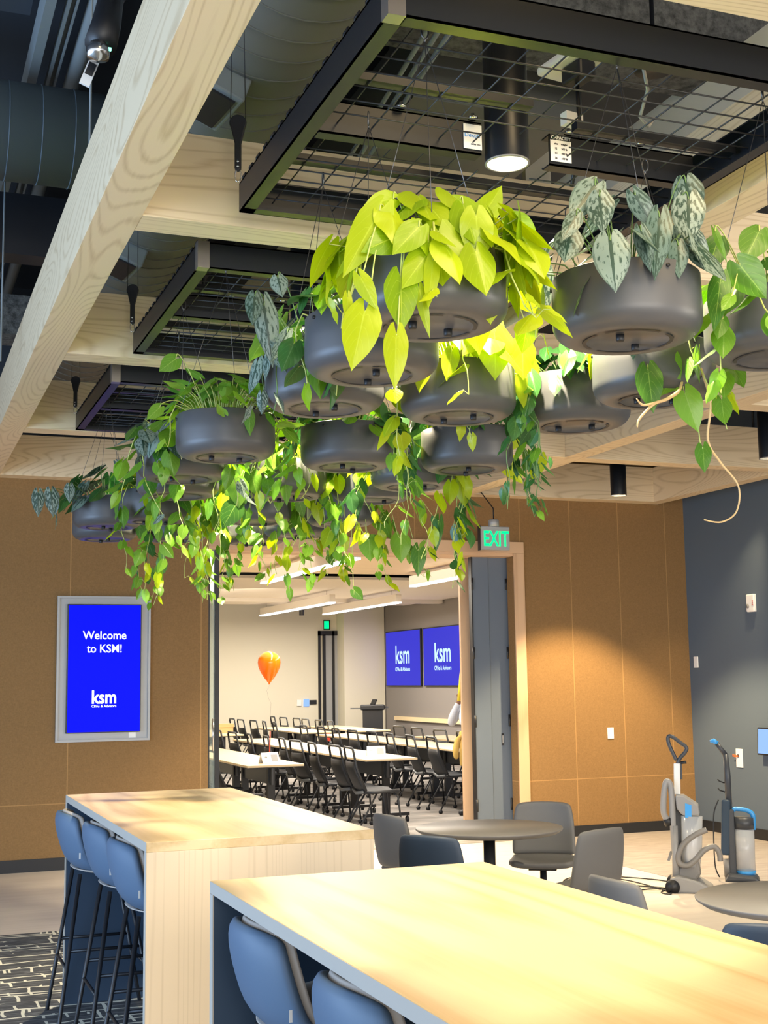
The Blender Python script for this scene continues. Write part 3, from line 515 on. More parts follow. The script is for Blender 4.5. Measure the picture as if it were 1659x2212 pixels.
#__PLANTS__
POT = {'A': (1.39, 3.22), 'B': (2.0, 3.18), 'C': (2.56, 3.22), 'D': (1.44, 3.82), 'E': (1.46, 4.36), 'F': (1.99, 4.36), 'G': (2.5, 4.38), 'H': (2.53, 3.86), 'I': (1.37, 5.47), 'J': (1.32, 6.12), 'K': (1.97, 5.56), 'L': (2.54, 5.48), 'W': (1.42, 6.7), 'M': (1.99, 6.6), 'R': (2.5, 6.06), 'S': (2.48, 6.6), 'P': (1.52, 7.83), 'Q': (2.13, 7.72), 'T': (2.68, 7.7), 'N': (1.3, 8.28), 'U': (2.6, 8.42), 'O': (1.38, 8.89), 'V': (1.86, 8.86), 'X': (2.45, 8.92)}
EX = {
'A': [((-0.295,-0.270,-0.056),(-0.27,-0.12,-0.96),(-0.33,-0.90,-0.03),0.161,0.099),((-0.211,-0.270,-0.108),(-0.10,-0.14,-0.99),(-0.36,-0.90,-0.01),0.146,0.064),((-0.184,-0.240,0.051),(-0.05,-0.14,-0.99),(-0.36,-0.88,-0.05),0.146,0.090),((-0.110,-0.250,0.123),(-0.61,-0.15,-0.78),(-0.37,-0.87,-0.07),0.133,0.084),((0.124,-0.120,0.114),(-0.05,-0.15,-0.99),(-0.42,-0.86,-0.05),0.130,0.104),((0.082,-0.170,0.205),(-0.04,-0.18,-0.98),(-0.41,-0.85,-0.08),0.108,0.063),((-0.224,-0.200,0.239),(-0.50,-0.09,-0.86),(-0.34,-0.87,-0.10),0.216,0.096),((-0.171,-0.220,0.176),(-0.87,-0.15,-0.47),(-0.35,-0.87,-0.08),0.132,0.084),((-0.106,-0.270,0.096),(-0.18,-0.15,-0.97),(-0.38,-0.87,-0.06),0.134,0.043),((-0.138,-0.250,0.025),(0.14,-0.15,-0.98),(-0.37,-0.88,-0.05),0.136,0.031),((-0.306,-0.270,0.032),(0.39,-0.21,-0.90),(-0.33,-0.89,-0.05),0.096,0.047),((0.188,0.030,0.357),(0.48,-0.18,0.86),(-0.41,-0.84,-0.09),0.108,0.075),((0.008,-0.170,0.265),(-0.77,-0.17,-0.61),(-0.39,-0.85,-0.10),0.118,0.056),((0.256,-0.020,0.244),(0.55,-0.16,-0.82),(-0.43,-0.84,-0.07),0.124,0.113),((0.313,0.080,0.197),(0.58,-0.14,-0.80),(-0.44,-0.85,-0.05),0.141,0.115),((0.269,0.030,0.345),(0.69,-0.16,-0.71),(-0.43,-0.84,-0.09),0.124,0.108),((-0.135,-0.250,0.189),(-0.68,-0.17,-0.71),(-0.37,-0.87,-0.09),0.117,0.079),((-0.323,-0.220,-0.006),(-0.07,-0.25,-0.97),(-0.32,-0.90,-0.04),0.081,0.026),((0.076,-0.070,0.342),(-0.86,-0.16,-0.48),(-0.39,-0.85,-0.10),0.125,0.078),((-0.153,-0.120,0.309),(-0.92,-0.21,-0.33),(-0.35,-0.87,-0.11),0.095,0.062),((0.320,0.030,0.044),(-0.32,-0.21,-0.93),(-0.45,-0.85,-0.02),0.097,0.067),((-0.005,-0.120,0.261),(0.97,-0.19,0.17),(-0.38,-0.86,-0.09),0.106,0.069)],
'B': [((-0.200,-0.250,0.199),(-0.01,-0.14,-0.99),(-0.50,-0.81,-0.07),0.147,0.104),((-0.026,-0.230,0.292),(-0.20,-0.11,-0.97),(-0.52,-0.78,-0.09),0.187,0.077),((0.045,-0.210,0.226),(-0.16,-0.20,-0.97),(-0.54,-0.78,-0.06),0.103,0.059),((0.107,-0.180,0.381),(-0.15,-0.14,-0.98),(-0.54,-0.77,-0.10),0.142,0.098),((0.171,-0.080,0.475),(0.07,-0.16,-0.99),(-0.54,-0.77,-0.11),0.129,0.096),((-0.169,-0.130,0.405),(-0.63,-0.13,-0.76),(-0.48,-0.80,-0.11),0.149,0.092),((-0.186,-0.180,0.351),(-0.05,-0.18,-0.98),(-0.48,-0.80,-0.10),0.110,0.080),((-0.254,-0.130,0.253),(-0.34,-0.21,-0.92),(-0.47,-0.82,-0.08),0.094,0.085),((-0.070,-0.180,0.369),(0.44,-0.17,-0.88),(-0.51,-0.79,-0.10),0.118,0.063),((-0.261,-0.180,0.288),(-0.57,-0.20,-0.79),(-0.47,-0.81,-0.09),0.100,0.051),((-0.088,-0.230,0.245),(0.10,-0.17,-0.98),(-0.51,-0.79,-0.08),0.120,0.051),((0.193,-0.080,0.328),(0.39,-0.21,-0.90),(-0.55,-0.77,-0.07),0.097,0.036)],
'C': [((-0.356,-0.220,0.152),(-0.28,-0.12,-0.95),(-0.57,-0.77,-0.04),0.161,0.066),((-0.303,-0.240,0.195),(0.59,-0.16,-0.79),(-0.58,-0.76,-0.05),0.125,0.104),((-0.359,-0.270,0.088),(-0.68,-0.28,-0.67),(-0.57,-0.77,-0.03),0.071,0.039),((-0.330,-0.170,0.315),(0.21,-0.20,-0.96),(-0.56,-0.76,-0.07),0.099,0.022),((-0.284,-0.120,0.068),(-0.45,-0.27,-0.85),(-0.57,-0.78,-0.01),0.075,0.049),((-0.213,-0.220,0.312),(-0.57,-0.16,-0.80),(-0.58,-0.75,-0.07),0.122,0.095),((-0.250,-0.070,0.329),(-0.46,-0.18,-0.87),(-0.56,-0.77,-0.07),0.113,0.084)],
'H': [((-0.140,-0.180,0.057),(0.01,-0.13,-0.99),(-0.53,-0.82,0.02),0.149,0.094),((-0.076,-0.200,0.113),(0.38,-0.20,-0.90),(-0.54,-0.81,0.01),0.100,0.076),((-0.009,-0.200,-0.019),(0.23,-0.14,-0.96),(-0.55,-0.81,0.04),0.139,0.098),((0.038,-0.220,-0.206),(-0.12,-0.22,-0.97),(-0.57,-0.81,0.08),0.092,0.057),((-0.006,-0.160,0.071),(-0.66,-0.16,-0.73),(-0.55,-0.80,0.02),0.125,0.080),((-0.087,-0.160,0.114),(-0.75,-0.29,-0.60),(-0.54,-0.81,0.01),0.069,0.064),((-0.029,-0.160,0.168),(0.97,-0.24,-0.08),(-0.54,-0.80,0.00),0.083,0.064)],
'I': [((0.047,-0.220,0.162),(-0.01,-0.20,-0.98),(-0.26,-0.95,0.05),0.102,0.051),((-0.238,-0.070,0.412),(-0.75,-0.20,-0.62),(-0.20,-0.95,0.01),0.098,0.080),((-0.326,-0.170,0.173),(-0.68,-0.24,-0.69),(-0.19,-0.96,0.04),0.082,0.058)],
'R': [((0.591,-0.160,0.436),(-0.16,-0.11,-0.98),(-0.45,-0.87,0.04),0.181,0.109),((0.520,-0.160,0.309),(-0.38,-0.14,-0.91),(-0.45,-0.87,0.06),0.140,0.120),((0.650,-0.160,0.169),(-0.39,-0.14,-0.91),(-0.46,-0.87,0.08),0.140,0.096),((0.423,-0.210,0.138),(0.57,-0.12,-0.81),(-0.44,-0.88,0.08),0.161,0.106)],
'M': [((-0.322,-0.200,0.047),(-0.00,-0.14,-0.99),(-0.25,-0.96,0.10),0.139,0.114),((-0.237,-0.150,0.102),(0.21,-0.16,-0.97),(-0.26,-0.95,0.09),0.128,0.097),((-0.071,-0.200,0.102),(0.03,-0.11,-0.99),(-0.28,-0.95,0.09),0.174,0.077),((-0.332,-0.200,-0.073),(-0.53,-0.14,-0.84),(-0.25,-0.96,0.12),0.148,0.119)],
'N': [((-0.375,-0.180,0.204),(0.09,-0.13,-0.99),(-0.11,-0.98,0.11),0.157,0.091),((-0.452,-0.180,0.193),(0.01,-0.13,-0.99),(-0.10,-0.98,0.11),0.150,0.080),((-0.263,-0.180,0.243),(-0.01,-0.19,-0.98),(-0.13,-0.98,0.10),0.106,0.069)],
'T': [((0.113,-0.200,-0.108),(-0.00,-0.14,-0.99),(-0.35,-0.93,0.14),0.139,0.133),((0.324,-0.200,-0.088),(-0.03,-0.12,-0.99),(-0.37,-0.92,0.14),0.164,0.134),((0.428,-0.250,-0.163),(-0.10,-0.11,-0.99),(-0.38,-0.92,0.15),0.179,0.099),((0.590,-0.200,0.023),(-0.18,-0.09,-0.98),(-0.40,-0.91,0.13),0.215,0.071),((0.144,-0.100,-0.111),(0.75,-0.15,-0.65),(-0.35,-0.93,0.14),0.135,0.146),((0.011,-0.200,-0.426),(0.65,-0.25,-0.72),(-0.34,-0.94,0.18),0.081,0.074)],
'F': [((-0.118,-0.210,0.195),(-0.26,-0.17,-0.95),(-0.40,-0.88,0.00),0.115,0.067),((0.060,-0.210,0.314),(-0.36,-0.14,-0.92),(-0.43,-0.86,-0.02),0.141,0.085),((-0.030,-0.240,0.264),(-0.60,-0.18,-0.78),(-0.41,-0.87,-0.01),0.111,0.084),((-0.345,-0.210,0.035),(0.00,-0.40,-0.92),(-0.36,-0.91,0.03),0.050,0.065)],
'E': [((-0.320,-0.210,0.332),(-0.13,-0.19,-0.97),(-0.25,-0.92,-0.04),0.107,0.063),((-0.288,-0.210,0.302),(0.12,-0.09,-0.99),(-0.26,-0.92,-0.03),0.216,0.087),((-0.215,-0.240,0.203),(-0.50,-0.16,-0.85),(-0.28,-0.92,-0.01),0.126,0.047),((-0.223,-0.160,0.422),(0.14,-0.27,-0.95),(-0.27,-0.91,-0.05),0.075,0.065),((-0.247,-0.240,0.160),(0.64,-0.17,-0.75),(-0.27,-0.93,-0.00),0.117,0.063)],
}
# (name, kind, vines [(angle deg, length, density, out)], second leaf tone, label words)
def V(*a): return list(a)
PL = {
'A': ('lime', V((200, .25), (250, .18, .6), (300, .22), (340, .2)), None, 'lime green heart-leaved plant', 'the nearest planter on the beam side', 1.0),
'B': ('silver', V(), None, 'big silver-patterned plant', 'the wide planter nearest the camera in the centre row', .8),
'C': ('green', V((190, .30), (220, .2)), None, 'heart-leaved green plant', 'the near planter cut by the picture edge', 1.0),
'D': ('green', V((150, .15), (100, .15)), ('dark', .5), 'bushy green plant half behind the lime one', 'the planter tucked behind the lime plant', .9),
'E': ('silver', V((190, .18), (210, .22)), ('green', .5), 'silver and green mixed plant', 'the planter below and behind the second one', .8),
'F': ('lime', V((130, .3), (60, .2), (250, .12)), None, 'glowing yellow-green plant under the downlight', 'the sunlit grey planter under the downlight', .9),
'G': ('dark', V((170, .45), (200, .5), (150, .45), (190, .35)), ('green', .3), 'dark green trailing plant', 'the planter low behind the silver-leaved one', 1.0),
'H': ('green', V((290, .30, .6), (265, .22, .7), (320, .25)), ('lime', .3), 'trailing plant with a long tan vine', 'the planter with bare tan vine roots', .5),
'I': ('pothos', V((185, .12), (350, .15), (5, .25)), None, 'dense fresh green bushy plant', 'the clean round planter of the middle frame, front corner', 1.0),
'J': ('green', V((190, .25), (215, .38), (245, .3), (330, .3)), ('silver', .35), 'mixed silver and green plant', 'the planter left behind the bushy fresh green one', .9),
'K': ('green', V((190, .3), (170, .35), (20, .45), (350, .5), (330, .35), (300, .15)), ('dark', .4), 'heart-leaved green plant with even vines', 'the middle frame planter in the front row centre', .9),
'L': ('dark', V((340, .40), (10, .42), (355, .35), (320, .25), (20, .3)), ('green', .35), 'dark plant spilling on its far side', 'the dark planter under the glowing one', .8),
'W': ('green', V((225, .4), (260, .45), (310, .4)), None, 'green vine plant mostly hidden', 'the planter hidden behind the mixed silver plant', .6),
'M': ('green', V((190, .4), (240, .35, .8), (280, .2), (0, .4), (160, .5)), ('lime', .4), 'bright trailing plant', 'the middle planter with lit leaves over its face', .8),
'R': ('lime', V((300, .62), (318, .70), (285, .55), (335, .5), (180, .45), (150, .4)), ('dark', .4), 'dark plant with bright yellow vines', 'the planter wrapped in dark vines', .8),
'S': ('green', V((190, .6), (200, .55), (240, .3), (340, .5), (170, .6)), ('lime', .35), 'green vine plant under the dark one', 'the small-looking planter deep in the vines', .8),
'P': ('green', V((215, .45), (240, .62), (260, .68), (285, .68), (310, .62), (335, .55), (0, .4)), ('lime', .3), 'long trailing vine plant reaching the lowest', 'the farthest frame planter behind heavy vines', .9),
'Q': ('green', V((190, .6), (230, .5), (280, .6), (320, .55), (350, .5), (170, .6)), ('lime', .3), 'trailing plant over the opening', 'the navy-shaded planter low in the vine mass', .8),
'T': ('green', V((190, .55), (215, .45), (330, .50), (350, .6), (10, .55), (290, .2)), ('lime', .45), 'trailing plant with a yellow patch', 'the far planter over the opening', .8),
'N': ('silver', V((195, .12, .6, .1)), ('dark', .35), 'silver-leaved plant', 'the lone planter nearest the welcome screen', .8),
'U': ('green', V((0, .45), (30, .4), (200, .5), (250, .4)), ('lime', .4), 'green vine plant on the far side', 'the far planter showing one dark end', .7),
'O': ('dark', V((0, .4), (340, .45)), None, 'dark plant behind the silver one', 'the planter peeking out under the lone one', .7),
'V': ('green', V((200, .6), (260, .65), (300, .6), (340, .6)), None, 'lowest green vine plant', 'the farthest planter buried in green vines', .8),
'X': ('green', V((200, .5), (250, .4)), ('lime', .4), 'far green plant behind the others', 'the farthest planter behind the yellow vines', .7),
}
for i, (k, (x, y)) in enumerate(POT.items()):
    kd, vn, mx, pl, pt, cr = PL[k]
    planter(x, y, 'charcoal bowl planter on wires, '+pt, 0 if k not in 'N' else .01, i*.37)
    plant(x, y, kd, pl+' in '+pt, vn, i+1, cr, mx, EX.get(k))
# long bare vine of the right-hand trailing plant
def loose(name, pts, r, m, par): MB().tube(*catmull(pts, r), 6).build(name, m, par)
hp = [o for o in bpy.data.objects if o.parent is None and o.get('label', '').startswith('trailing plant with a long tan vine')][0]
loose('bare_vine', [(-.02, -.2, .02), (-.05, -.22, -.02), (-.10, -.22, -.05), (-.15, -.22, -.07), (-.20, -.21, -.12), (-.21, -.21, -.15)], [.005, .006, .006, .005, .004, .002], M['stem_tan'], hp)
loose('bare_vine', [(-.13, -.22, -.06), (-.19, -.22, -.075), (-.215, -.22, -.055)], [.005, .004, .002], M['stem_tan'], hp)
loose('bare_vine', [(.05, -.2, .1), (.07, -.23, -.05), (.06, -.22, -.18), (.12, -.2, -.25), (.19, -.2, -.33), (.17, -.21, -.42), (.10, -.22, -.46), (.03, -.22, -.455)], [.005, .004, .004, .004, .003, .003, .003, .002], M['stem_tan'], hp)

# ================================================================== BAR TABLES AND STOOLS
def bar_table(y0, y1, label):
    x0, x1, z = .92, 1.81, 1.065; t = thing('bar_table', ((x0+x1)/2, (y0+y1)/2, 0), label, 'table', 0, 'high bar tables')
    a, b = (x1-x0)/2, (y1-y0)/2
    MB().box(-a, a, -b, b, z-.036, z).build('tabletop', M['oak_y'], t, bevel=.0015)
    for s in (-1, 1): tag(MB().box(-a+(-.0012 if s < 0 else 2*a), -a+(0 if s < 0 else 2*a+.0012), -b, b, z-.035, z-.001).build('edge_band', M['edge'], t), 'pale edge band')
    for s in (-1, 1):
        mb = MB().box(-a, a, s*b-(.036 if s > 0 else 0), s*b+(.036 if s < 0 else 0), 0, z-.036); mb.build('end_panel', M['oak_z'], t, bevel=.0015)
        yi = s*b-s*.0365; MB().box(-a+.002, a-.002, min(yi, yi-s*.001), max(yi, yi-s*.001), 0, z-.036).build('inner_lining', M['navy_panel'], t)
        MB().box(-a-.0012, -a, min(s*b, s*b-s*.036), max(s*b, s*b-s*.036), 0, z-.036).build('edge_band', M['edge'], t)
    MB().box(-.01, .01, -b+.037, b-.037, .12, z-.036).build('modesty_panel', M['navy_panel'], t)
bar_table(4.85, 7.11, 'high light oak bar table with three stools, nearer the welcome screen'); bar_table(1.55, 3.85, 'large high light oak bar table filling the bottom foreground')
def stool():
    t = thing('bar_stool', (0, 0, 0), 'x', 'stool', 0, 'slate blue upholstered bar stools')
    # shell: back curves into the seat; local +x faces the table
    prof = [(-.215, 1.015, .165), (-.222, .97, .20), (-.214, .92, .215), (-.198, .86, .222), (-.178, .80, .226), (-.145, .755, .226), (-.08, .735, .226), (0, .732, .226), (.10, .738, .22), (.17, .745, .20), (.195, .735, .17)]
    def shell(off, k=1.0, curve=.075):
        G = []
        for i, (x, z, w_) in enumerate(prof):
            a = prof[max(i-1, 0)]; b = prof[min(i+1, len(prof)-1)]; dx, dz = b[0]-a[0], b[1]-a[1]; l = math.hypot(dx, dz); nx, nz = -dz/l, dx/l; row = []
            for j in range(13):
                s = -1+2*j/12; up = curve*abs(s)**2.6; bk = 1 if i < 6 else max(0, 1-(i-5)*.35)
                ex = up*bk; ez = up*(1-bk)*.5 - (.03*abs(s)**4 if i == 0 else 0)
                row.append((x+nx*off+ex, s*w_*k, z+nz*off+ez))
            G.append(row)
        return G
    MB().grid(shell(0)).build('seat_shell', M['stool'], t, subd=1, solid=.034)
    tag(MB().grid([[(p[0], p[1], p[2]+(.010 if i < 4 else 0)) for p in row] for i, row in enumerate(shell(.024, .985))]).build('inner_lining', M['piping'], t, subd=1, solid=.018), 'pale inner lining')
    G2 = shell(-.020, .96)[5:]; mb = MB(); mb.grid(G2); mb.build('under_shell', M['piping'], t, solid=.004)
    for sx in (-1, 1):
        for sy in (-1, 1): MB().tube([(sx*.11-.02, sy*.13, .715), (sx*.235, sy*.225, .006), (sx*.236, sy*.226, 0)], [.010, .010, .010], 10).build('leg', M['black'], t)
    fz = lambda q_: (.715-q_)/.709
    for z in (.28, .36):
        pos = lambda sx, sy: (sx*.11-.02+(sx*.235-sx*.11+.02)*fz(z), sy*(.13+.095*fz(z)), z)
        if z == .28:
            MB().tube([pos(-1, -1), pos(-1, 1)], .008, 8).build('footrest', M['black'], t); MB().tube([pos(1, -1), pos(1, 1)], .008, 8).build('footrest', M['black'], t)
        else:
            MB().tube([pos(-1, -1), pos(1, -1)], .008, 8).build('side_rung', M['black'], t); MB().tube([pos(-1, 1), pos(1, 1)], .008, 8).build('side_rung', M['black'], t)
    MB().box(-.15, -.142, -.2275, -.2265, .80, .83).build('brand_tab', M['white'], t)
    return t
st0 = stool(); ss = snapshot(st0)
for i, (x, y, lb) in enumerate([(1.065, 6.78, 'slate blue upholstered stool at the three-stool bar table, the one nearest the welcome screen'), (1.115, 6.18, 'slate blue upholstered stool at the three-stool bar table, the middle one'), (1.12, 5.50, 'slate blue upholstered stool at the three-stool bar table, nearest its wooden end panel'),
                             (1.125, 3.46, 'slate blue upholstered stool back under the foreground bar table, beside its far end'), (1.125, 2.72, 'slate blue upholstered stool back lowest in the foreground, under the bar table edge')]):
    o = st0 if i == 0 else copy_tree(st0, ss); o.location = (x, y, 0); o['label'] = lb

# ================================================================== ROUND TABLES AND CHAIRS
for (x, y, lb) in ((3.48, 7.31, 'round taupe cafe table on a black post beyond the bar table'), (3.54, 4.44, 'round taupe cafe table at the picture edge by the vacuum cleaners')):
    t = thing('round_table', (x, y, 0), lb, 'table', 0, 'round cafe tables')
    MB().lathe([(0, .712), (.42, .712), (.447, .730), (.45, .738), (.447, .742), (0, .742)], 72).build('tabletop', M['round'], t)
    MB().lathe([(.036, .02), (.036, .712)], 24).build('post', M['black'], t); MB().lathe([(0, 0), (.24, 0), (.24, .008), (.05, .022), (0, .022)], 40).build('base_plate', M['black'], t)
    MB().box(-.14, .14, -.03, .03, .70, .712).box(-.03, .03, -.14, .14, .70, .712).build('spider_bracket', M['black'], t)
def cafe_chair(name, x, y, rz, m, label):
    """local -y is the back side; the sitter faces +y"""
    t = thing('cafe_chair', (x, y, 0), label, 'chair', rz, 'upholstered cafe chairs')
    prof = [(-.235, .815, .165), (-.238, .79, .185), (-.228, .72, .20), (-.212, .62, .208), (-.195, .53, .21), (-.175, .475, .21), (-.12, .447, .215), (0, .440, .222), (.12, .447, .22), (.19, .452, .20), (.21, .442, .17)]
    G = [[(s*w_, yv+(.045*abs(s)**2.4 if i < 6 else 0), z-(.02*abs(s)**4 if i == 0 else 0)+(.012*abs(s)**3 if i > 6 else 0)) for s in [-1+j/6 for j in range(13)]] for i, (yv, z, w_) in enumerate(prof)]
    MB().grid(G[:6]).build('backrest', m, t, subd=1, solid=.035)
    MB().grid(G[5:]).build('seat', m, t, subd=1, solid=.04)
    MB().lathe([(.022, .10), (.022, .42)], 16).build('post', M['black'], t); MB().box(-.09, .09, -.09, .09, .405, .42).build('seat_plate', M['black'], t)
    for k in range(4):
        a = PI/4+k*PI/2; MB().bar((0, 0, .10), (.27*math.cos(a), .27*math.sin(a), .02), .03, .022).build('leg', M['black'], t)
    return t
cafe_chair('c', 3.17, 7.72, -1.38, M['fabric'], 'taupe chair beside the bar table corner, behind the navy chair')
cafe_chair('c', 2.93, 6.68, -.95, M['navy'], 'navy chair backing on the foreground bar table, near the round table')
cafe_chair('c', 4.06, 7.72, 2.60, M['fabric'], 'taupe chair facing the camera with its seat visible, beyond the round table')
cafe_chair('c', 3.67, 6.60, .34, M['fabric'], 'taupe chair seen from behind at the round table, in front of the seat-facing one')
cafe_chair('c', 3.08, 4.86, -1.50, M['fabric'], 'taupe chair back poking over the long edge of the foreground bar table')
cafe_chair('c', 2.98, 3.89, -.70, M['navy'], 'navy chair back at the picture edge, in front of the second round table')

# ================================================================== OPENING DOORS
t = thing('folding_door', (5.705, 12.245, 0), 'blue grey folding door stacked in the opening pocket', 'door')
MB().box(0, .185, 0, .045, .01, 2.93).build('door_leaf', M['door_grey'], t, bevel=.003); MB().box(.190, .49, .012, .06, .01, 2.93).build('door_leaf', M['door_grey'], t, bevel=.003)
MB().box(-.016, -.002, -.01, .06, .01, 2.93).build('edge_gasket', M['black'], t)
for z in (.35, 1.2, 1.9, 2.62): MB().lathe([(.012, -.06), (.012, .06)], 10, (-.006, -.012)).build('hinge', M['black'], t).location = (0, 0, z); MB().lathe([(.012, -.06), (.012, .06)], 10, (.392, -.0)).build('hinge', M['black'], t).location = (0, 0, z)
MB().box(.300, .325, .006, .0125, .95, 1.07).build('flush_pull', M['black'], t); MB().box(.306, .319, .004, .0065, .97, 1.05).build('pull_plate', M['alu'], t)
t = thing('glass_door', (2.862, 12.1, 0), 'black framed glass door folded open against the brown wall', 'door')
MB().box(-.02, .012, -.02, .05, 0, 2.93).build('stile', M['black'], t); MB().box(.066, .105, -.02, .05, 0, 2.93).build('stile', M['black'], t); MB().box(.012, .066, -.004, .004, 0, 2.93).build('pane', M['glass'], t)
MB().box(.012, .066, -.02, .05, 0, .12).build('bottom_rail', M['alu'], t); MB().lathe([(.008, 0), (.008, .3)], 10, (.04, -.05)).build('pull_handle', M['chrome'], t).location = (0, 0, 1.0)

# ================================================================== WALL THINGS
t = thing('wall_screen', (1.88, WY, 1.18), 'portrait blue welcome screen in a pale metal wall recess', 'screen')
fx0, fx1, fz0, fz1 = -.405, .405, -.04, 1.24; sx0, sx1, sz0, sz1 = -.335, .335, .02, 1.185
MB().box(fx0, fx1, -.012, -.002, fz0, fz1).build('recess_panel', M['alu'], t)
for b in ((fx0-.02, fx0, fz0-.02, fz1+.02), (fx1, fx1+.02, fz0-.02, fz1+.02), (fx0, fx1, fz1, fz1+.02), (fx0, fx1, fz0-.02, fz0)): MB().box(b[0], b[1], -.03, -.002, b[2], b[3]).build('recess_lip', M['alu'], t)
MB().box(sx0, sx1, -.055, -.012, sz0, sz1).build('housing', M['black'], t, bevel=.002); MB().box(sx0+.008, sx1-.008, -.0565, -.055, sz0+.008, sz1-.008).build('display', M['screen_blue'], t)
R90 = (PI/2, 0, 0)
text('welcome_text', 'Welcome', .108, M['text'], t, (-.0, -.0575, .865), R90, bold=.0013, sx=.92); text('welcome_text', 'to KSM!', .105, M['text'], t, (.0, -.0575, .745), R90, bold=.0011, sx=.92)
text('logo_text', 'ksm', .165, M['text'], t, (-.0, -.0575, .285), R90, bold=.004, sx=.85); text('logo_text', 'CPAs & Advisors', .032, M['text'], t, (0, -.0575, .248), R90, bold=.0006, sx=1.0)
MB().box(.235, .300, -.0135, -.012, -.035, .015).build('paper_label', M['white'], t)
t = thing('exit_sign', (5.655, 11.60, 2.91), 'green lettered exit sign hanging before the opening corner', 'sign')
MB().box(-.165, .165, -.022, .022, 0, .235).build('housing', M['alu'], t, bevel=.006); MB().box(-.166, -.160, -.030, .03, -.006, .242).build('end_cap', M['base'], t)
text('exit_letters', 'EXIT', .215, M['exit'], t, (0.012, -.024, .040), R90, bold=.0034, sx=.64)
MB().lathe([(.055, .235), (.055, .30), (.035, .31), (0, .31)], 20).build('canopy', M['alu'], t); MB().tube([(0, 0, .31), (.0, 0, .42), (.0, .3, .64)], .006, 6).build('cord', M['black'], t)
def plate(name, loc, lb, cat, w_, h_, rz=0, m='white', label_parts=None):
    t = thing(name, loc, lb, cat, rz); MB().box(-w_/2, w_/2, -.008, 0, -h_/2, h_/2).build('plate', M[m], t, bevel=.004); return t
t = plate('light_switch', (7.195, WY, 1.045), 'white wall switch plate on the orange brown wall', 'switch', .075, .118); MB().box(-.018, .018, -.011, -.007, -.035, .035).build('rocker', M['white'], t)
RW = -PI/2
t = plate('fire_strobe', (8.22, 10.93, 2.36), 'white fire alarm strobe on the grey wall', 'alarm', .13, .18, PI/2*-1+PI); t.rotation_euler = (0, 0, -PI/2)
MB().box(-.065, .065, -.03, -.008, -.09, .09).build('housing', M['white'], t, bevel=.02); ch = MB().lathe([(.0, 0), (.022, 0), (.022, .006), (0, .008)], 20).build('lens', M['silver_plastic'], t); ch.rotation_euler = (PI/2, 0, 0); ch.location = (-.03, -.031, -.03); text('lettering', 'FIRE', .03, M['red'], t, (.035, -.0315, 0), (PI/2, PI/2, 0))
t = plate('wall_outlet', (8.22, 11.26, .79), 'white data outlet plate with a looped orange cable on the grey wall', 'outlet', .11, .19, -PI/2)
MB().box(-.03, .0, -.011, -.007, .01, .04).build('socket', M['dark_plastic'], t); MB().tube([(-.02, -.012, .025), (-.06, -.04, .035), (-.08, -.03, .02), (-.05, -.02, .012), (-.01, -.012, .02)], .004, 6).build('cable_loop', M['orange'], t)
t = plate('wall_switch', (8.22, 11.95, 1.78), 'thin white switch plate seen edge-on near the wall corner', 'switch', .08, .12, -PI/2)
t = thing('wall_tablet', (8.18, 10.62, .98), 'landscape tablet with pale blue screen on the grey wall', 'tablet', -PI/2); t.rotation_euler = (-.06, 0, -PI/2)
MB().box(-.26, .26, -.02, .03, -.135, .135).build('housing', M['black'], t, bevel=.006); MB().box(-.245, .245, -.0215, -.02, -.12, .12).build('display', M['tablet'], t)
ch = MB().lathe([(0, 0), (.022, 0), (.022, .001), (0, .001)], 20).build('drop_mark', M['tablet_ink'], t); ch.rotation_euler = (PI/2, 0, 0); ch.location = (-.05, -.0218, .03); text('line_text', 'Ready', .02, M['tablet_ink'], t, (-.05, -.0225, -.06), R90)

# ================================================================== VACUUM CLEANERS
YAW = -.62
t = thing('vacuum_cleaner', (5.84, 8.74, 0), 'grey upright vacuum with looped handle and hose, standing by the brown wall', 'vacuum cleaner', YAW)
def P(x, z, y=0): return ((x-1515)/274., y, (1930-z)/274.)
MB().tube(catmull([P(1503, 1660), P(1489, 1626), P(1488, 1611), P(1496, 1610), P(1512, 1622), P(1525, 1633), P(1522, 1643), P(1508, 1660), P(1503, 1685)]), .015, 12).build('handle_loop', M['dark_plastic'], t)
MB().tube([P(1512, 1665), P(1524, 1664)], .012, 8).build('cord_hook', M['black'], t)
MB().bar(P(1504, 1666), P(1502, 1732), .035, .05).build('wand_cover', M['white'], t, bevel=.008); MB().bar(P(1510, 1664, .01), P(1510, 1700, .01), .03, .03).build('wand', M['dark_plastic'], t, bevel=.005)
mb = MB(); mb.tube(catmull([P(1492, 1850, -.05), P(1491, 1800, -.06), P(1491, 1740, -.06), P(1489, 1712, -.06), P(1483, 1703, -.065), P(1478, 1712, -.07), P(1474, 1740, -.07), P(1473, 1768, -.07), P(1480, 1785, -.06)]), .024, 14); mb.build('upper_hose', M['silver_plastic'], t)
MB().tube([P(1479, 1780, -.06), P(1483, 1794, -.05)], .034, 12).build('hose_collar', M['black'], t)
MB().prism([(1498, 1732), (1515, 1732), (1545, 1752), (1547, 1774), (1512, 1774), (1500, 1760)], lambda p: P(p[0], p[1], -.075), lambda p: P(p[0], p[1], .075)).build('canister_lid', M['silver_plastic'], t, bevel=.012)
MB().prism([(1518, 1748), (1531, 1752), (1530, 1778), (1517, 1778)], lambda p: P(p[0], p[1], -.078), lambda p: P(p[0], p[1], .078)).build('blue_panel', M['blue_plastic'], t)
MB().tube([P(1530, 1776), P(1527, 1850), P(1524, 1880)], [.082, .078, .07], 28).build('dust_canister', M['clear'], t)
MB().bar(P(1505, 1740, .03), P(1503, 1885, .03), .055, .09).build('spine', M['dark_plastic'], t, bevel=.012)
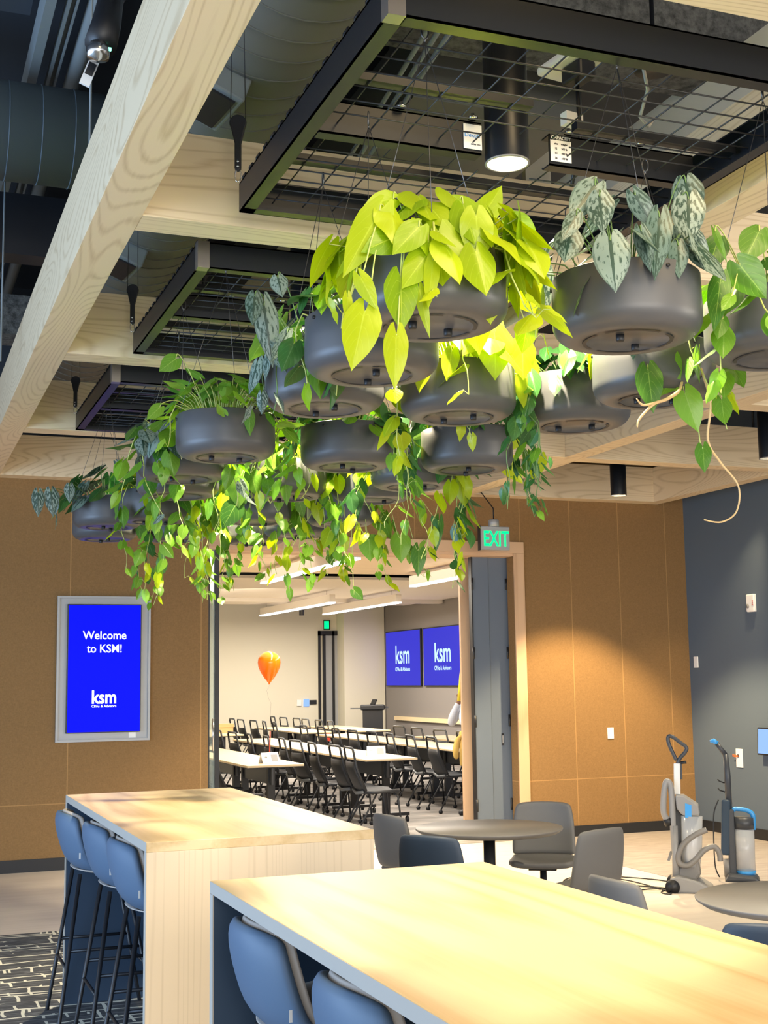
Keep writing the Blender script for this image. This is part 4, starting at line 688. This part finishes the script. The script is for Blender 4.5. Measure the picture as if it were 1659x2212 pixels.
MB().tube([P(1495, 1795, -.07), P(1493, 1870, -.06), P(1493, 1915, -.04)], [.022, .026, .030], 12).build('lower_tube', M['silver_plastic'], t)
MB().tube(catmull([P(1560, 1803, -.06), P(1536, 1813, -.07), P(1512, 1832, -.08), P(1500, 1855, -.08), P(1502, 1872, -.08), P(1518, 1876, -.08), P(1535, 1864, -.07), P(1552, 1846, -.05), P(1572, 1838, -.03), P(1583, 1850, -.02), P(1585, 1868, -.02)]), .022, 14).build('looped_hose', M['grey_plastic'], t)
MB().prism([(1488, 1918), (1500, 1880), (1540, 1862), (1545, 1895), (1520, 1926)], lambda p: P(p[0], p[1], -.06), lambda p: P(p[0], p[1], .10)).build('motor_housing', M['grey_plastic'], t, bevel=.02)
MB().prism([(1476, 1930), (1482, 1900), (1500, 1896), (1540, 1906), (1568, 1922), (1568, 1930)], lambda p: P(p[0], p[1], -.16), lambda p: P(p[0], p[1], .16)).build('floor_head', M['silver_plastic'], t, bevel=.03)
for s in (-.17, .10): MB().tube([P(1486, 1918, s), P(1486, 1918, s+.05)], .055, 20).build('wheel', M['black'], t)
MB().bar(P(1478, 1870), P(1485, 1850), .02).build('attachment_clip', M['silver_plastic'], t)
t = thing('vacuum_cleaner', (6.47, 9.0, 0), 'slim upright vacuum with blue handle and clear dust bin, against the grey wall', 'vacuum cleaner', YAW)
def P(x, z, y=0): return ((x-1598)/262., y, (1912-z)/262.)
MB().tube([P(1572, 1627), P(1590, 1652)], [.018, .020], 12).build('angled_handle', M['dark_plastic'], t)
tag(MB().tube([P(1559, 1624), P(1566, 1622), P(1574, 1628)], [.012, .020, .019], 12).build('grip', M['blue_plastic'], t), 'bright blue grip')
MB().tube([P(1590, 1650), P(1592, 1700), P(1592, 1768)], [.022, .026, .026], 16).build('wand', M['dark_plastic'], t)
for z in (1711, 1730): MB().tube([P(1585, z), P(1574, z-4), P(1571, z-8)], .006, 6).build('cord_hook', M['black'], t)
MB().bar(P(1594, 1765), P(1594, 1908), .10, .06).build('spine', M['dark_plastic'], t, bevel=.015); MB().bar(P(1586, 1745, -.03), P(1580, 1860, -.03), .05, .07).build('cord_pack', M['navy_panel'], t, bevel=.015)
MB().tube(catmull([P(1571, 1745, -.05), P(1561, 1770, -.06), P(1558, 1810, -.06), P(1558, 1880, -.06), P(1566, 1905, -.05)]), .006, 6).build('power_cord', M['black'], t)
MB().tube(*catmull([P(1600, 1768), P(1606, 1765), P(1628, 1768), P(1640, 1778), P(1641, 1808)], [.02, .018, .018, .02, .014]), 12).build('bin_handle', M['blue_plastic'], t)
MB().tube([P(1621, 1782), P(1621, 1806)], [.078, .080], 28).build('bin_lid', M['dark_plastic'], t); MB().tube([P(1621, 1806), P(1621, 1896)], [.078, .074], 28).build('dust_bin', M['clear'], t)
tag(MB().tube([P(1621, 1892), P(1621, 1901)], [.078, .070], 28).build('bin_ring', M['blue_plastic'], t), 'blue ring under the bin'); MB().tube([P(1621, 1901), P(1621, 1906)], [.06, .055], 24).build('bin_foot', M['black'], t)
MB().tube([P(1582, 1868, -.02), P(1584, 1905, -.02)], .030, 14).build('hose_cuff', M['grey_plastic'], t)
MB().prism([(1575, 1912), (1585, 1895), (1640, 1900), (1650, 1912)], lambda p: P(p[0], p[1], -.15), lambda p: P(p[0], p[1], .15)).build('floor_head', M['dark_plastic'], t, bevel=.02)
rr = random.Random(3); mb = MB()
for k in range(5):
    pts = []
    for i in range(26):
        s = i/25; a = s*5.2+k*1.3; rr_ = .10+.09*k*(.4+.6*math.sin(3*s+k)**2); pts.append((5.72-.42*min(1, s*2.2)+rr_*math.cos(a)*min(1, s*4), 8.80+.30*min(1, s*2)+rr_*1.5*math.sin(a)*min(1, s*4), .008+.004*math.sin(9*s+k)))
    mb.tube(pts, .0055, 6)
mb.build('cord_tangle', M['black']); tag(bpy.data.objects['cord_tangle'], 'tangled black power cord lying on the pale floor', 'cord')

# ================================================================== TRAINING ROOM
struct('wall_far', MB().box(2, 10, 26.3, 26.4, 0, 3.6), M['offwhite'], 'warm white far wall of the training room')
struct('wall_far_pier', MB().box(9.02, 9.93, 25.8, 26.3, 0, 3.6), M['offwhite'], 'warm white wall pier beside the glass door')
struct('wall_screens', MB().box(9.95, 10.05, 12.2, 26.4, 0, 3.6), M['fargrey'], 'taupe wall with the two blue screens')
struct('wall_far_left', MB().box(1.9, 2.0, 12.2, 26.4, 0, 3.6), M['offwhite'])
struct('ceiling_far', MB().box(1.9, 10.05, 12.2, 26.4, 3.45, 3.5), M['deck'])
struct('trim_7', MB().box(2, 9.9, 12.7, 16.9, 3.10, 3.16), M['ash_x'], 'pale ceiling panel nearest the opening')
struct('trim_8', MB().box(2, 9.9, 18.2, 24.6, 3.13, 3.17).box(2, 9.9, 22.6, 22.8, 3.06, 3.13), M['cloud'], 'pale ceiling panel at the far end')
t = thing('glass_door', (8.60, 26.25, 0), 'black framed glass exit door in the far wall', 'door')
for b in ((0, .04, 0, 2.68), (.10, .15, 0, 2.6), (.30, .35, 0, 2.68), (0, .48, 2.58, 2.68), (.44, .48, 0, 2.68)): MB().box(b[0], b[1], -.03, .04, b[2], b[3]).build('frame_bar', M['black'], t)
MB().box(.15, .30, -.005, .005, .05, 2.6).build('pane', M['alu'], t); MB().box(.35, .44, -.005, .005, .05, 2.6).build('pane', M['alu'], t)
t = thing('exit_sign', (8.78, 26.28, 2.705), 'tiny green exit sign over the far glass door', 'sign'); MB().box(-.05, .09, -.02, .02, 0, .20).build('housing', M['black'], t); MB().box(-.045, .06, -.025, -.02, .02, .18).build('lit_face', M['exit'], t)
for i, (ya, yb) in enumerate(((23.75, 25.65), (21.70, 23.60))):
    t = thing('wall_display', (9.95, (ya+yb)/2, 1.49), ('blue logo display on the taupe wall, the one farther from the opening', 'blue logo display on the taupe wall, half hidden by the door jamb')[i], 'screen', -PI/2, 'pair of wall displays')
    MB().box(-.95, .95, -.05, -.0, 0, 1.14).build('housing', M['black'], t, bevel=.004); MB().box(-.93, .93, -.052, -.05, .02, 1.12).build('display', M['screen_far'], t)
    text('logo_text', 'ksm', .52, M['text_far'], t, (.0, -.054, .47), R90, bold=.008, sx=.95); text('logo_text', 'CPAs & Advisors', .115, M['text_far'], t, (.0, -.054, .31), R90, bold=.002)
tag(MB().box(9.89, 9.95, 14, 25.2, .80, .88).build('chair_rail', M['maple']), 'light maple chair rail along the taupe wall', 'rail')
t = thing('lectern', (9.08, 24.3, 0), 'black lectern with side shelves and open laptop before the far pier', 'lectern', -.35)
MB().box(-.22, .22, -.2, .2, 0, .55).build('base_cabinet', M['black'], t, bevel=.01); MB().box(-.20, .20, -.18, .18, .55, 1.06).build('upper_cabinet', M['black'], t, bevel=.01); MB().box(-.24, .24, -.22, .22, 1.04, 1.14).build('top', M['black'], t, bevel=.02)
MB().box(-.44, -.24, -.12, .12, 1.06, 1.08).build('side_shelf', M['dark_plastic'], t); MB().box(.24, .31, -.12, .12, 1.07, 1.10).build('side_shelf', M['dark_plastic'], t); MB().bar((.0, .0, 1.14), (.05, .02, 1.24), .22, .02).build('laptop_lid', M['black'], t)
for (x, y, z, w_, h_, m_, nm, lb) in ((8.17, 26.29, 1.17, .10, .13, 'white', 'thermostat', 'white thermostat on the far wall'), (8.33, 26.29, 1.17, .12, .15, 'tablet', 'wall_panel', 'blue lit control panel on the far wall'), (8.48, 26.29, 1.18, .15, .09, 'black', 'wall_intercom', 'black box on the far wall beside the control panel')):
    tag(MB().box(x-w_/2, x+w_/2, y-.03, y, z-h_/2, z+h_/2).build(nm, M[m_], bevel=.004), lb, 'fixture')
tag(MB().tube([(7.9, 25.2, 2.95), (7.9, 25.2, 3.45)], .05, 16).build('speaker_cylinder', M['dark_plastic']), 'small dark cylinder under the far ceiling', 'fixture')
for i, (x, ya, yb, lb) in enumerate(((4.60, 11.9, 16.3, 'long white linear pendant nearest the opening'), (6.78, 12.9, 16.5, 'white linear pendant cut off by the door jamb'), (6.90, 20.3, 24.6, 'far white linear pendant over the wall side'), (8.0, 20.1, 24.0, 'far white linear pendant near the displays'))):
    ya = max(ya, 12.75) if i == 0 else ya
    t = thing('linear_pendant', (x, ya, 2.90), lb, 'light', 0, 'linear pendants of the training room')
    MB().box(-.05, .05, 0, yb-ya, .018, .15).build('housing', M['cloud'], t); MB().box(-.052, .052, -.002, yb-ya+.002, 0, .02).build('diffuser', M['tube'], t)
    for q_ in (.3, yb-ya-.3): MB().tube([(0, q_, .15), (0, q_, .55)], .003, 5).build('wire', M['wire'], t)
    area('pendant_glow', (x, (ya+yb)/2, 2.88), (x, (ya+yb)/2, 0), .12, yb-ya, 85, (1, .90, .76))
area('far_room_wash', (4, 21, 3.0), (6.5, 26, 1.2), 4, 4, 75, (1, .86, .68))
area('far_room_wash', (5.5, 17, 3.05), (5.5, 17, 0), 5, 6, 80, (1, .90, .78))

def ttable():
    t = thing('training_table', (0, 0, 0), 'x', 'table', 0, 'maple training tables')
    MB().box(0, .64, 0, 1.50, .715, .740).build('tabletop', M['maple'], t, bevel=.003); MB().box(.0, .64, -.001, 1.501, .708, .716).build('under_edge', M['black'], t)
    MB().box(.30, .32, .1, 1.4, .52, .71).build('modesty_panel', M['dark_plastic'], t)
    for y in (.20, 1.30):
        lg = MB().box(.28, .36, y-.03, y+.03, .10, .708).box(.29, .35, y-.035, y+.035, .62, .69).build('leg', M['black'], t); fo = MB().box(.04, .60, y-.025, y+.025, .075, .11).build('foot', M['black'], t)
        for x in (.06, .58): MB().tube([(x-.014, y, .032), (x+.014, y, .032)], .032, 16).box(x-.008, x+.008, y-.01, y+.01, .032, .08).build('caster', M['black'], fo)
    return t
tt = ttable(); ts = snapshot(tt); fi = True
rowx = {'first': 3.68, 'second': 5.15, 'third': 6.80, 'fourth': 7.85}; rown = {'first': 'beside the brown wall', 'second': 'in mid opening', 'third': 'before the displays', 'fourth': 'nearest the displays'}
ORD = ['nearest', 'second', 'third', 'fourth', 'fifth', 'sixth', 'seventh', 'eighth', 'ninth', 'tenth']
rows = [('first', 13.72), ('second', 14.03), ('third', 14.9), ('fourth', 16.2)]
for rn, ys in rows:
    for blk, y0, n in (('near', ys, 4 if rn != 'fourth' else 2), ('far', 21.8, 2)):
        for i in range(n):
            o = tt if fi else copy_tree(tt, ts); fi = False; o.location = (rowx[rn], y0+i*1.51, 0)
            o['label'] = f'maple topped training table, {ORD[i]} of the {blk} run of the row {rown[rn]}'
def tchair():
    """faces +x"""
    t = thing('training_chair', (0, 0, 0), 'x', 'chair', 0, 'black mesh training chairs')
    top, mid, low = (-.27, .20, .915), (-.235, .205, .70), (-.14, .235, .47)
    mb = MB(); path = [(low[0], -low[1], low[2]), (mid[0], -mid[1], mid[2]), (top[0], -top[1]*.93, top[2]-.02), (top[0], -top[1]*.8, top[2]), (top[0], top[1]*.8, top[2]), (top[0], top[1]*.93, top[2]-.02), (mid[0], mid[1], mid[2]), (low[0], low[1], low[2])]
    mb.tube(path, .013, 8); mb.build('back_frame', M['chairmesh'], t)
    tag(MB().tube([(top[0]-.006, -top[1]*.85, top[2]+.006), (top[0]-.006, top[1]*.85, top[2]+.006)], .010, 8).build('top_rail', M['chairedge'], t), 'grey top rail')
    G = []
    for (x, w_, z) in ((-.248, .19, .77), (-.245, .195, .70), (-.215, .205, .62), (-.175, .22, .53), (-.13, .235, .455), (-.06, .235, .43)): G.append([(x-.035*(1-s*s), s*w_, z) for s in [-1+k/4 for k in range(9)]])
    MB().grid(G).build('back_panel', M['chairmesh'], t, solid=.008)
    G = [[(x, s*w_, z-.02*(1-s*s)) for s in [-1+k/4 for k in range(9)]] for (x, w_, z) in ((-.15, .225, .455), (0, .235, .452), (.15, .23, .462), (.23, .21, .455), (.25, .18, .435))]
    MB().grid(G).build('seat', M['chairmesh'], t, solid=.03)
    tag(MB().tube([(-.165, -.20, .455), (-.19, 0, .435), (-.165, .20, .455)], .018, 8).build('rear_lip', M['chairedge'], t), 'grey rear lip')
    for sy in (-1, 1):
        for sx in (-1, 1):
            lg = MB().tube([(.05*sx+.03, sy*.20, .43), (.24*sx+.0, sy*.235, .05)] if sx < 0 else [(.18, sy*.19, .43), (.215, sy*.215, .40), (.25, sy*.235, .05)], .0105, 8).build('leg', M['chairmesh'], t)
            MB().tube([(.245*sx, sy*.235-.012, .025), (.245*sx, sy*.235+.012, .025)], .025, 12).build('caster', M['black'], lg)
    return t
tc = tchair(); cs = snapshot(tc); fi = True; rr = random.Random(5)
for rn, ylist, far in (('first', (13.62, 14.5, 15.3), 3), ('second', (13.35, 13.85, 14.55, 15.3, 15.95, 16.7, 17.5, 18.3, 19.1), 5), ('third', (15.02, 15.62, 16.3, 17.05, 17.8, 18.6, 19.4, 20.2), 5), ('fourth', (16.3, 17.1, 17.95, 18.8), 6)):
    for blk, ys in (('near', ylist), ('far', [21.95+.72*k for k in range(far)])):
        for i, y in enumerate(ys):
            o = tc if fi else copy_tree(tc, cs); fi = False; o.location = (rowx[rn]-.16+rr.uniform(-.04, .03), y, 0); o.rotation_euler = (0, 0, rr.uniform(-.14, .10))
            o['label'] = f'black mesh caster chair, {ORD[i]} of the {blk} run in the row {rown[rn]}'
for (x, y, rz, lb) in ((4.02, 14.05, .25, 'white folded name card on the training table beside the brown wall'), (5.50, 14.62, -.25, 'white folded name card on the training table in mid opening')):
    t = thing('name_card', (x, y, .741), lb, 'sign', rz, 'folded table cards'); MB().add([(-.11, -.05, 0), (.11, -.05, 0), (.11, 0, .115), (-.11, 0, .115), (-.11, .05, 0), (.11, .05, 0)], [(0, 1, 2, 3), (3, 2, 5, 4)]).build('card', M['white'], t, solid=.002)
    a = math.atan2(.115, .05); ch = MB().box(.01, .09, .02, .10, -.0005, .0005).build('grey_print', M['alu'], t); ch.rotation_euler = (a, 0, 0); ch.location = (0, -.052, .0); text('printing', 'Table', .02, M['dark_plastic'], t, (-.06, -.024, .063), (a, 0, 0))
t = thing('balloon', (4.28, 14.95, 1.80), 'shiny orange balloon floating on a ribbon over the training tables', 'balloon')
MB().lathe([(0, -.20), (.012, -.198), (.008, -.185), (.022, -.17), (.062, -.12), (.105, -.05), (.130, .01), (.137, .06), (.130, .105), (.108, .145), (.075, .172), (.04, .188), (0, .194)], 40).build('balloon_body', M['orange'], t)
MB().tube([(0, 0, -.205), (-.03, 0, -.27), (-.01, 0, -.36), (.02, 0, -.42), (.01, 0, -.60), (.01, 0, -.75)], .0022, 5).build('string', M['piping'], t); tag(MB().tube([(.01, 0, -.75), (.005, 0, -.9), (.0, 0, -1.05)], .007, 6).build('ribbon_tail', M['red'], t), 'red orange ribbon tail')
tag(MB().box(-.16, .16, -.1, .1, 0, .10).box(-.17, .17, -.11, .11, .10, .16).build('cardboard_box', M['carton']), 'small open cardboard box on the farthest table', 'box').location = (6.02, 0, 0)
bpy.data.objects['cardboard_box'].location = (5.62, 22.6, .741)
for (x, y, lb) in ((5.3, 21.76, 'red tag hanging under the far table of the middle row'), (7.3, 21.77, 'red tag hanging under the far table before the displays')):
    tag(MB().box(-.04, .04, -.01, 0, -.14, 0).build('hanging_tag', M['red'], bevel=.005), lb, 'tag', 'red table tags').location = (x, y, .715)

# ================================================================== PERSON
def skin(name, m, parent, chains, sub=2):
    """chains: lists of (x, y, z, r); the first point of a later chain joins the nearest existing vertex"""
    vs, es, rs = [], [], []
    for ci, ch in enumerate(chains):
        prev = None
        for (x, y, z, r) in ch:
            hit = None
            for i, p in enumerate(vs):
                if (Vector(p)-Vector((x, y, z))).length < 1e-4: hit = i
            if hit is None: vs.append((x, y, z)); rs.append(r); hit = len(vs)-1
            if prev is not None and prev != hit: es.append((prev, hit))
            prev = hit
    me = bpy.data.meshes.new(name); me.from_pydata(vs, es, []); o = bpy.data.objects.new(name, me); COL.objects.link(o)
    md = o.modifiers.new('s', 'SKIN'); md.use_smooth_shade = True
    for i, r in enumerate(rs): s = me.skin_vertices[0].data[i]; s.radius = r if isinstance(r, tuple) else (r, r); s.use_root = (i == 0)
    md2 = o.modifiers.new('u', 'SUBSURF'); md2.levels = sub; md2.render_levels = sub
    bpy.context.view_layer.update(); me2 = bpy.data.meshes.new_from_object(o.evaluated_get(bpy.context.evaluated_depsgraph_get())); bpy.data.objects.remove(o)
    me2.materials.clear(); me2.materials.append(m); o = bpy.data.objects.new(name, me2); COL.objects.link(o); o.parent = parent; return o
M['skin'] = mat('deep_brown_skin', (.16, .075, .045), .5); M['skin_palm'] = mat('pink_palm_skin', (.62, .30, .22), .5); M['shirt'] = mat('white_long_sleeve', (.50, .53, .60), .8)
M['trouser'] = mat('navy_trousers', (.012, .018, .03), .8); M['mustard'] = mat('mustard_knit', (.62, .40, .10), .9); M['yellow'] = mat('yellow_glossy', (.85, .68, .05), .3); M['hair'] = mat('black_hair', (.01, .008, .007), .7)
M['printed'] = mat('black_white_print', (.5, .45, .4), .8); q = N(M['printed']); q.l(q.ramp(q.noise(q.coord('Object'), 28, 2), [(.45, (.03, .03, .03)), (.52, (.75, .68, .6))]), q.b.inputs['Base Color'])
pt = thing('person', (6.68, 14.42, 0), 'person in white sleeves with mustard cardigan at the waist, half hidden by the jamb', 'person')
head = [(0, 0, 1.10, .13), (0, 0, 1.24, .14), (0, 0, 1.36, .11), (-.01, 0, 1.44, .050), (-.02, 0, 1.50, .058), (-.03, 0, 1.57, .088), (-.025, 0, 1.65, .080), (-.02, 0, 1.69, .045)]
leg = lambda s: [(0, 0, .90, .14), (0, s*.09, .82, .095), (-.03*s, s*.095, .47, .06), (-.02*s, s*.095, .30, .052), (0, s*.095, .09, .036), (-.06, s*.095, .035, .034), (-.15, s*.095, .028, .026)]
arm = lambda s: [(0, 0, 1.36, .11), (0, s*.17, 1.35, .062), (-.11, s*.20, 1.21, .047), (-.205, s*.19, 1.08, .040), (-.20, s*.15, 1.18, .038), (-.155, s*.10, 1.31, .027), (-.14, s*.08, 1.345, .030), (-.135, s*.075, 1.385, .032)]
body = [[(0, 0, .90, .14), (0, 0, 1.0, .12), (0, 0, 1.10, .13)], head, leg(1), leg(-1), arm(1), arm(-1), [(-.03, 0, 1.57, .088), (-.118, 0, 1.555, .016)]]
fing = []
for s in (1, -1):
    w0 = (-.135, s*.075, 1.385)
    for k, (dz, L_) in enumerate(((.0, .055), (.0, .062), (.0, .058), (.0, .046))):
        yy = w0[1]+(k-1.5)*.018; fing.append([(w0[0], w0[1], w0[2], .032), (w0[0]-.005, yy, 1.415, .010), (w0[0]-.018, yy, 1.415+L_*.55, .009), (w0[0]-.004, yy*.9, 1.415+L_*.95, .008)])
    fing.append([(w0[0], w0[1], w0[2], .032), (w0[0]+.030, w0[1]-s*.022, 1.405, .010), (w0[0]+.030, w0[1]-s*.030, 1.44, .009)])
skin('body', M['skin'], pt, body+fing)
fat = lambda ch, d, a, b: [(x, y, z, r+d) for (x, y, z, r) in ch[a:b]]
tag(skin('shirt', M['shirt'], pt, [[(0, 0, .98, .135), (0, 0, 1.10, .142), (0, 0, 1.24, .152), (0, 0, 1.36, .122)]]+[[(0, 0, 1.36, .122)]+fat(arm(s), .011, 1, 7) for s in (1, -1)]), 'white long-sleeved top')
skin('trousers', M['trouser'], pt, [[(0, 0, .97, .135), (0, 0, .90, .152)]]+[[(0, 0, .90, .152)]+fat(leg(s), .014, 1, 5) for s in (1, -1)])
for s in (1, -1): skin('shoe', M['black'], pt, [[(.03, s*.095, .05, .045), (-.06, s*.095, .042, .044), (-.17, s*.095, .032, .032)]])
MB().lathe([(.150, .90), (.160, .93), (.155, .99), (.145, 1.0)], 32).build('cardigan', M['mustard'], pt, solid=.02)
skin('cardigan_sleeve', M['mustard'], pt, [[(-.15, -.04, .96, .03), (-.23, -.06, .91, .040), (-.265, -.07, .78, .042), (-.25, -.06, .68, .03)]]); skin('cardigan_sleeve', M['mustard'], pt, [[(-.15, -.04, .96, .03), (-.19, -.09, .86, .03), (-.20, -.09, .70, .026), (-.20, -.09, .60, .018)]])
MB().lathe([(.168, .84), (.163, .90), (.158, .95)], 32).build('printed_top', M['printed'], pt, solid=.006)
MB().lathe([(0, -.09), (.085, -.07), (.105, .0), (.10, .06), (.06, .105), (0, .115)], 24).build('hair', M['hair'], pt).location = (.005, 0, 1.63)
for s in (-1, 1): MB().lathe([(0, -.008), (.008, 0), (0, .008)], 10).build('eye', M['white'], pt).location = (-.108, s*.03, 1.585)
t = thing('yellow_pole', (6.505, 14.42, 1.39), 'slim yellow pole held up in raised hands', 'pole'); MB().tube([(0, 0, -.02), (.035, 0, .28), (.07, 0, .55)], [.022, .020, .012], 10).build('pole_shaft', M['yellow'], t)
for z in (.0, .12): MB().lathe([(0, -.03), (.03, 0), (0, .03)], 10).build('yellow_bow', M['mustard'], t).location = (.03, 0, z)
